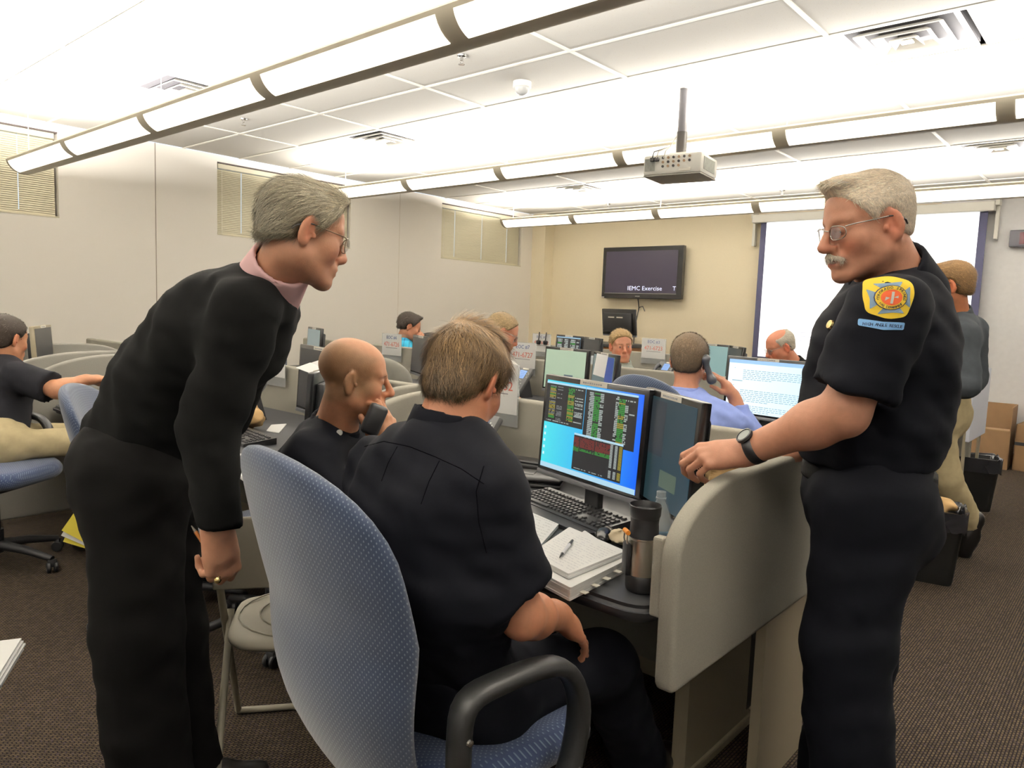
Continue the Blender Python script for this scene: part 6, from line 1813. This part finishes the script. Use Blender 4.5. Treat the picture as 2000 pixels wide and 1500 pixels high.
flat_stack('paper_sheet', 'printed white sheet half under the notepad and the arm', 'paper', [P_(1005, 1060, .745), P_(1050, 1075, .745), P_(1095, 1022, .745), P_(1012, 990, .745)], DZ, DZ + .012, PAPER, sheets=3, rules=10, group=None)
flat_stack('paper_slip', 'small white paper slip beside the black leather case', 'paper', [P_(988, 965, .743), P_(1003, 966, .743), P_(1016, 958, .743), P_(990, 949, .743)], DZ, DZ + .004, PAPER)
pa, pb = on_z(1093, 1090, DZ + .05), on_z(1118, 1057, DZ + .05)
t = thing('ballpoint_pen', 'white and black ballpoint pen lying on the notepad', 'pen', tuple((pa + pb) / 2 + V3(0, 0, .002)), tuple(Vector(pb - pa).to_track_quat('Z', 'Y').to_euler()))
h = float(np.linalg.norm(pb - pa)) / 2
MB().cyl((0, 0, -h * .6), (0, 0, h * .5), .0042).build('barrel', mat('pen_white', (206, 206, 210), rough=.3), t, smooth=50)
MB().cyl((0, 0, h * .5), (0, 0, h), .0046, .0034).build('cap', BLACK, t, smooth=50)
MB().cyl((0, 0, -h), (0, 0, -h * .6), .0012, .004).build('tip', BLACK, t, smooth=50)
flat_stack('paper_stack', 'white papers at the front edge of the desk with the brown bag', 'paper', [P_(446, 915, .745), P_(475, 938, .745), P_(500, 900, .745), P_(468, 890, .745)], DZ, DZ + .014, PAPER, sheets=3, rules=8)
flat_stack('paper_sheet', 'white sheet behind the keyboard on the desk with the brown bag', 'paper', [P_(520, 842, .743), P_(545, 846, .743), P_(560, 828, .743), P_(530, 830, .743)], DZ, DZ + .004, PAPER)
flat_stack('paper_sheet', 'white sheet on the far desk below the outstretched arm', 'paper', [P_(108, 782, .743), P_(150, 787, .743), P_(170, 775, .743), P_(120, 774, .743)], DZ, DZ + .006, PAPER)

# leather case and pouch
p = on_z(1045, 940, .75)
t = thing('leather_case', 'black zipped leather organizer case beside the front keyboard', 'case', (p[0], p[1], DZ), math.radians(28))
LE = mat('leather_soft', (30, 29, 30), rough=.42, bump=.2, bscale=250)
mb = MB(); mb.box((-.11, -.075, .0), (.11, .075, .018), bev=.008); mb.build('lower_half', LE, t, smooth=50)
mb = MB(); mb.box((-.108, -.073, .020), (.108, .073, .040), bev=.009); mb.build('upper_half', LE, t, smooth=50)
mb = MB(); mb.box((-.109, -.074, .0165), (.109, .074, .0215)); mb.build('zip_band', BLACKG, t)
mb = MB(); mb.box((-.117, -.03, .008), (-.105, .03, .036), bev=.004); mb.box((-.117, -.03, .036), (-.0, .03, .043), bev=.003); mb.build('strap', LE, t, smooth=50)
p = on_z(1035, 912, .75)
t = thing('black_pouch', 'small black pouch lying behind the leather case', 'pouch', (p[0], p[1], DZ), math.radians(10))
mb = MB(); mb.box((-.09, -.05, 0), (.09, .05, .038), bev=.014); mb.build('body', LE, t, smooth=50)
mb = MB(); mb.box((-.085, -.052, .032), (.085, .03, .044), bev=.005); mb.build('flap', LE, t, smooth=50)
p = on_z(1000, 922, .75)
o = MB().tube([tuple(p + V3(-.06, 0, 0)), tuple(p + V3(0, .05, .0)), tuple(p + V3(.1, .02, .0)), tuple(p + V3(.22, .06, 0)), tuple(p + V3(.45, -.02, 0)), tuple(p + V3(.6, .05, 0))], .003, 6).build('desk_cable', BLACK, None, smooth=60)
tag(o, 'thin black cable running over the near desk behind the keyboard', 'cable')

# desk telephones
PH = mat('phone_grey', (66, 66, 66), rough=.5); PHD = mat('phone_dark', (40, 40, 42), rough=.45)
DISP = mat('phone_display', (60, 80, 110), rough=.2, emit=.8, ecol=(136, 168, 220)); BTN = mat('phone_button', (176, 176, 172), rough=.5)


def phone(label, loc, rot, tilt=.95, disp=None, hs=True):
    t = thing('desk_phone', label, 'telephone', loc, rot, 'desk telephones')
    M = Matrix.Translation((0, -.05, .018)) @ Matrix.Rotation(tilt, 4, 'X')
    mb = MB(); mb.box((-.11, 0, -.018), (.11, .24, .012), M, bev=.008); mb.build('body', PH, t, smooth=40)
    mb = MB(); mb.add([(-.09, -.04, 0), (.09, -.04, 0), (.09, .10, 0), (-.09, .10, 0), (-.09, .045, .17), (.09, .045, .17), (.09, .055, .17), (-.09, .055, .17)], [(3, 2, 1, 0), (4, 5, 6, 7), (0, 1, 5, 4), (1, 2, 6, 5), (2, 3, 7, 6), (3, 0, 4, 7)]); mb.build('stand', PHD, t)
    mb = MB(); mb.box((-.028, .145, .0125), (.062, .215, .0145), M); mb.build('display', disp or DISP, t)
    mb = MB()
    for k in range(4): mb.box((-.024, .155 + k * .014, .0146), (.05, .158 + k * .014, .0150), M)
    mb.build('display_print', mat('phone_print', (70, 90, 130), emit=.3), t)
    mb = MB(); mb.box((-.01, .222, .0125), (.07, .236, .0145), M); mb.build('label_strip', LABELW, t)
    b0 = MB(); b0.lathe([(.006, 0), (.005, .003), (0, .003)], 10); me0 = None
    for (x, y, s) in [(.08, .2, .8), (.095, .19, .8), (.08, .18, .8), (.09, .16, 1), (.02, .105, 3), (-.015, .07, 1.3), (.01, .07, 1.3), (.035, .07, 1.3), (-.015, .045, 1.3), (.01, .045, 1.3), (.035, .045, 1.3), (.07, .1, 1), (.07, .075, 1), (.07, .05, 1), (.05, .125, .9), (.03, .13, .9), (.01, .13, .9), (-.01, .13, .9)]:
        if me0 is None: o = b0.build('button', BTN, t, smooth=50); me0 = o.data
        else: o = ob('button', me0, t)
        o.matrix_local = M @ Matrix.Translation((x, y, .012)) @ Matrix.Diagonal((s, s, 1, 1))
    if hs:
        mb = MB(); mb.tube([(-.075, .02, .03), (-.075, .05, .042), (-.075, .15, .042), (-.075, .19, .03)], [.024, .017, .017, .024], 10, M=M); mb.build('receiver', PHD, t, smooth=60)
    return t


p = on_z(925, 895, DZ)
phone('grey desk phone with blue display behind the brown-haired man', (-2.13, 2.18, DZ), math.radians(-8))
phone('dark desk phone with teal display above the brown paper bag', (-3.80, 2.10, DZ), math.radians(-18), disp=mat('phone_teal', (60, 90, 100), rough=.2, emit=.75, ecol=(120, 186, 200)))
phone('grey desk phone below the sign EOC 3 on the last row', (-3.52, 6.2, DZ), math.radians(-20))
phone('dark desk phone hanging light beside the sign ending in 32', (-3.66, 4.25, DZ), math.radians(-15))


def paper_bag(label, c, size, seed, lean=0):
    S = Sdf(); S.ell((0, 0, size[2] * .5), (size[0] * .5, size[1] * .5, size[2] * .55), np.eye(3), .01); S.plane((0, 0, .002), (0, 0, -1), '-', .003); S.plane((0, 0, size[2] * .92), (lean, 0, 1), '-', .004)
    me, V = S.mesh('brown_paper_bag', .007, noise=lambda P: np.abs(smooth_noise(P, .016, 42, seed)) - .008 + smooth_noise(P, .004, 110, seed + 1)); o = ob('brown_paper_bag', me, None, mat('kraft_paper', (186, 152, 104), rough=.85, var=.08, vscale=12), c)
    for pgn in me.polygons: pgn.use_smooth = False
    return tag(o, label, 'bag', 'brown paper bags')


paper_bag('crumpled brown paper bag lying before the teal-display phone', (-3.48, 1.92, DZ), (.26, .16, .14), 21)
paper_bag('brown paper bag standing behind the front side monitor', (-1.0, 2.27, DZ), (.2, .16, .27), 33)

# sheets taped to monitors
def draped(label, pts, m=PAPER, fold=None):
    mb = MB(); q = [Vector(p_) for p_ in pts]
    n_ = (q[1] - q[0]).cross(q[3] - q[0]).normalized() * .0012
    mb.add(q + [p_ + n_ for p_ in q], [(3, 2, 1, 0), (4, 5, 6, 7), (0, 1, 5, 4), (1, 2, 6, 5), (2, 3, 7, 6), (3, 0, 4, 7)])
    if fold:
        f = [Vector(p_) for p_ in fold]; mb.add(f + [p_ + Vector((0, 0, .0015)) for p_ in f], [(3, 2, 1, 0), (4, 5, 6, 7), (0, 1, 5, 4), (1, 2, 6, 5), (2, 3, 7, 6), (3, 0, 4, 7)])
    return tag(mb.build('paper_sheet', m), label, 'paper', 'sheets taped to monitors')


draped('white sheet hanging over the corner of the grey blue second-row monitor', [tuple(at(1166, 690, 4.52)), tuple(at(1188, 695, 4.50)), tuple(at(1180, 738, 4.48)), tuple(at(1158, 731, 4.50))])
draped('white sheets lying across the top of the side monitor behind the bald head', [tuple(at(578, 718, 3.30)), tuple(at(606, 708, 3.42)), tuple(at(640, 722, 3.40)), tuple(at(617, 733, 3.28))])
draped('second white sheet tucked behind the sheets near the bald head', [tuple(at(606, 709, 3.46)), tuple(at(630, 701, 3.5)), tuple(at(650, 708, 3.5)), tuple(at(640, 720, 3.44))])

# bins, boxes, whiteboard
BINM = mat('bin_black', (22, 22, 22), rough=.4); LINER = mat('bin_liner', (30, 30, 34), rough=.2)


def bin_(label, loc, rot, fill=True):
    t = thing('waste_bin', label, 'bin', loc, rot, 'black waste bins')
    rr = []
    for (s, z) in ((.78, 0), (.8, .01), (1, .40), (1.02, .405), (.97, .405), (.95, .38), (.8, .05)):
        rr.append([(x, y, z) for x, y in rounded([(-.17 * s, -.12 * s), (.17 * s, -.12 * s), (.17 * s, .12 * s), (-.17 * s, .12 * s)], .04, 4)])
    loft(rr).build('body', BINM, t, smooth=40)
    r_ = random.Random(3); rl = []
    for k, (s, z) in enumerate(((1.04, .30), (1.06, .37), (1.05, .415), (.96, .405), (.9, .30))):
        rl.append([(x * (1 + r_.uniform(-.025, .025)), y * (1 + r_.uniform(-.04, .04)), z + r_.uniform(-.012, .012)) for x, y in rounded([(-.17 * s, -.12 * s), (.17 * s, -.12 * s), (.17 * s, .12 * s), (-.17 * s, .12 * s)], .04, 6)])
    loft(rl, caps=False).build('bin_liner', LINER, t, smooth=60)
    return t


bin_('black waste bin with crumpled paper behind the uniformed man', (float(on_z(1795, 1136, 0)[0]), float(on_z(1795, 1136, 0)[1]) + .1, 0), .2)
for k, (dx, dy, dz, c_) in enumerate(((.0, 0, .40, 'napkin_tan'), (.06, .03, .42, 'kraft_paper'), (-.06, -.02, .41, 'paper'))):
    S = Sdf(); S.ell((0, 0, 0), (.055, .05, .045), np.eye(3), .01); me, V = S.mesh('crumpled_paper', .008, noise=lambda P: smooth_noise(P, .014, 70, 50 + k))
    tag(ob('crumpled_paper', me, None, MATS[c_], (float(on_z(1795, 1136, 0)[0]) + dx, float(on_z(1795, 1136, 0)[1]) + .1 + dy, dz)), ('tan ball', 'brown ball', 'white ball')[k] + ' of crumpled paper in the bin behind the uniformed man', 'paper ball')
bin_('black lined waste bin standing by the white board near the boxes', (-.98, 6.60, 0), .25)
CARD = mat('cardboard', (120, 92, 62), rough=.8, var=.06, vscale=8); CARDIN = mat('cardboard_inside', (140, 112, 80), rough=.8)


def carton(label, loc, rot, w, d, h, flap=True):
    t = thing('cardboard_box', label, 'box', loc, rot, 'cardboard boxes')
    for nm, lo, hi in (('wall_panel', (-w / 2, -d / 2, 0), (w / 2, -d / 2 + .008, h * (.62 if flap else 1))), ('wall_panel', (-w / 2, d / 2 - .008, 0), (w / 2, d / 2, h)), ('wall_panel', (-w / 2, -d / 2, 0), (-w / 2 + .008, d / 2, h)), ('wall_panel', (w / 2 - .008, -d / 2, 0), (w / 2, d / 2, h)), ('bottom_panel', (-w / 2, -d / 2, 0), (w / 2, d / 2, .008))):
        mb = MB(); mb.box(lo, hi); mb.build(nm, CARD, t)
    mb = MB(); mb.box((-w / 2, -d / 2, h * .62), (w / 2, -d / 2 + .16, h * .62 + .006), Matrix.Translation((0, 0, 0))); mb.build('flap', CARDIN, t)
    if not flap:
        mb = MB(); mb.box((-w / 2, -d / 2 + .008, h - .006), (w / 2, d / 2 - .008, h)); mb.build('flap', CARD, t)
        mb = MB(); mb.box((-w / 2 - .001, -d / 2 - .002, h * .55), (-w / 2 + .12, -d / 2, h * .62)); mb.build('hand_hole', BLACK, t)
    return t


carton('open brown cardboard box against the back wall', (-1.38, 8.90, 0), math.radians(2), .75, .5, .62)
carton('second brown cardboard box cut by the picture edge', (-.72, 8.92, 0), math.radians(-4), .46, .42, .46, flap=False)
t = thing('white_board', 'white upright board at the end of the last work rows', 'board', (-.95, 6.06, .56))
mb = MB(); mb.box((-.012, 0, .02), (.012, .66, .53), bev=.004); mb.build('panel', mat('board_white', (226, 230, 244), rough=.5), t)
mb = MB(); mb.box((-.03, .02, -.56), (-.012, .06, .45)); mb.build('post', TAN, t); mb = MB(); mb.box((-.03, .6, -.56), (-.012, .64, .45)); mb.build('post', TAN, t)

# yellow and white papers on the empty chair, white papers at the picture corner
YP = mat('paper_yellow', (216, 200, 72), rough=.85)
for k, (lb, px, m_) in enumerate((('yellow sheet foremost of the papers held at the side of the grey-haired man', [(147, 998), (120, 1036), (185, 1070), (250, 1040), (240, 990)], YP),
                                  ('white sheet between the yellow sheets held by the grey-haired man', [(140, 1012), (119, 1046), (180, 1072), (250, 1046), (240, 996)], PAPER),
                                  ('yellow sheet hindmost of the papers held by the grey-haired man', [(135, 1030), (123, 1058), (190, 1078), (252, 1052), (240, 1002)], YP))):
    pts = [at(x, y, 2.02 + .006 * k) for x, y in px]; c = np.mean(pts, 0); mb = MB(); mb.prism([tuple(p_ - c) for p_ in pts], tuple(CF * .003)); tag(mb.build('held_paper', m_, None, tuple(c)), lb, 'paper', 'papers held by the grey-haired man')
pts = [on_z(x, y, .72) for x, y in ((-160, 1275), (42, 1250), (-20, 1350), (-220, 1400))]; c = np.mean(pts, 0)
t = thing('paper_stack', 'stack of white papers poking in at the lower picture corner', 'paper', tuple(c))
for k in range(5):
    mb = MB(); mb.prism([tuple(p_ - c + CR * (.004 * (k % 3))) for p_ in pts], (0, 0, .004), Matrix.Translation((0, 0, -k * .005))); mb.build('sheet', PAPER, t)
c2 = c - CR * .14
t = thing('side_table', 'small table under the corner papers, outside the picture', 'table', (c2[0], c2[1], 0))
mb = MB(); mb.box((-.16, -.12, .66), (.02, .12, .694), Matrix.Rotation(math.radians(41), 4, 'Z')); mb.build('top', DESK, t)
MB().cyl((-.06, -.04, 0), (-.06, -.04, .66), .03).build('leg', TAN, t); MB().cyl((-.06, -.04, 0), (-.06, -.04, .02), .14).build('foot', TAN, t)

# headset on the last row, cable on the carpet
p = on_y(1052, 690, 6.45)
t = thing('headset', 'small black headset hooked beside the sign EOC 2', 'headset', (p[0], 6.50, 1.022))
for x in (-.05, .05): MB().tube([(x, 0, .0), (x, 0, .05), (x + .01, 0, .14)], .006, 6).build('boom', BLACK, t, smooth=60); MB().lathe([(.02, 0), (.028, .02), (.028, .04), (.01, .05)], 12, axis_pt=(x, 0, 0)).build('ear_pad', BLACK, t, smooth=50)
p = on_z(478, 1100, .006)
o = MB().tube([tuple(p + V3(.13 * math.cos(a) * (1 + .2 * math.sin(3 * a)), .10 * math.sin(a), 0)) for a in [k * 2 * math.pi / 26 for k in range(22)]], .004, 6).build('floor_cable', CABLE, None, smooth=60)
tag(o, 'loop of pale cable lying on the carpet behind the folding chair', 'cable')
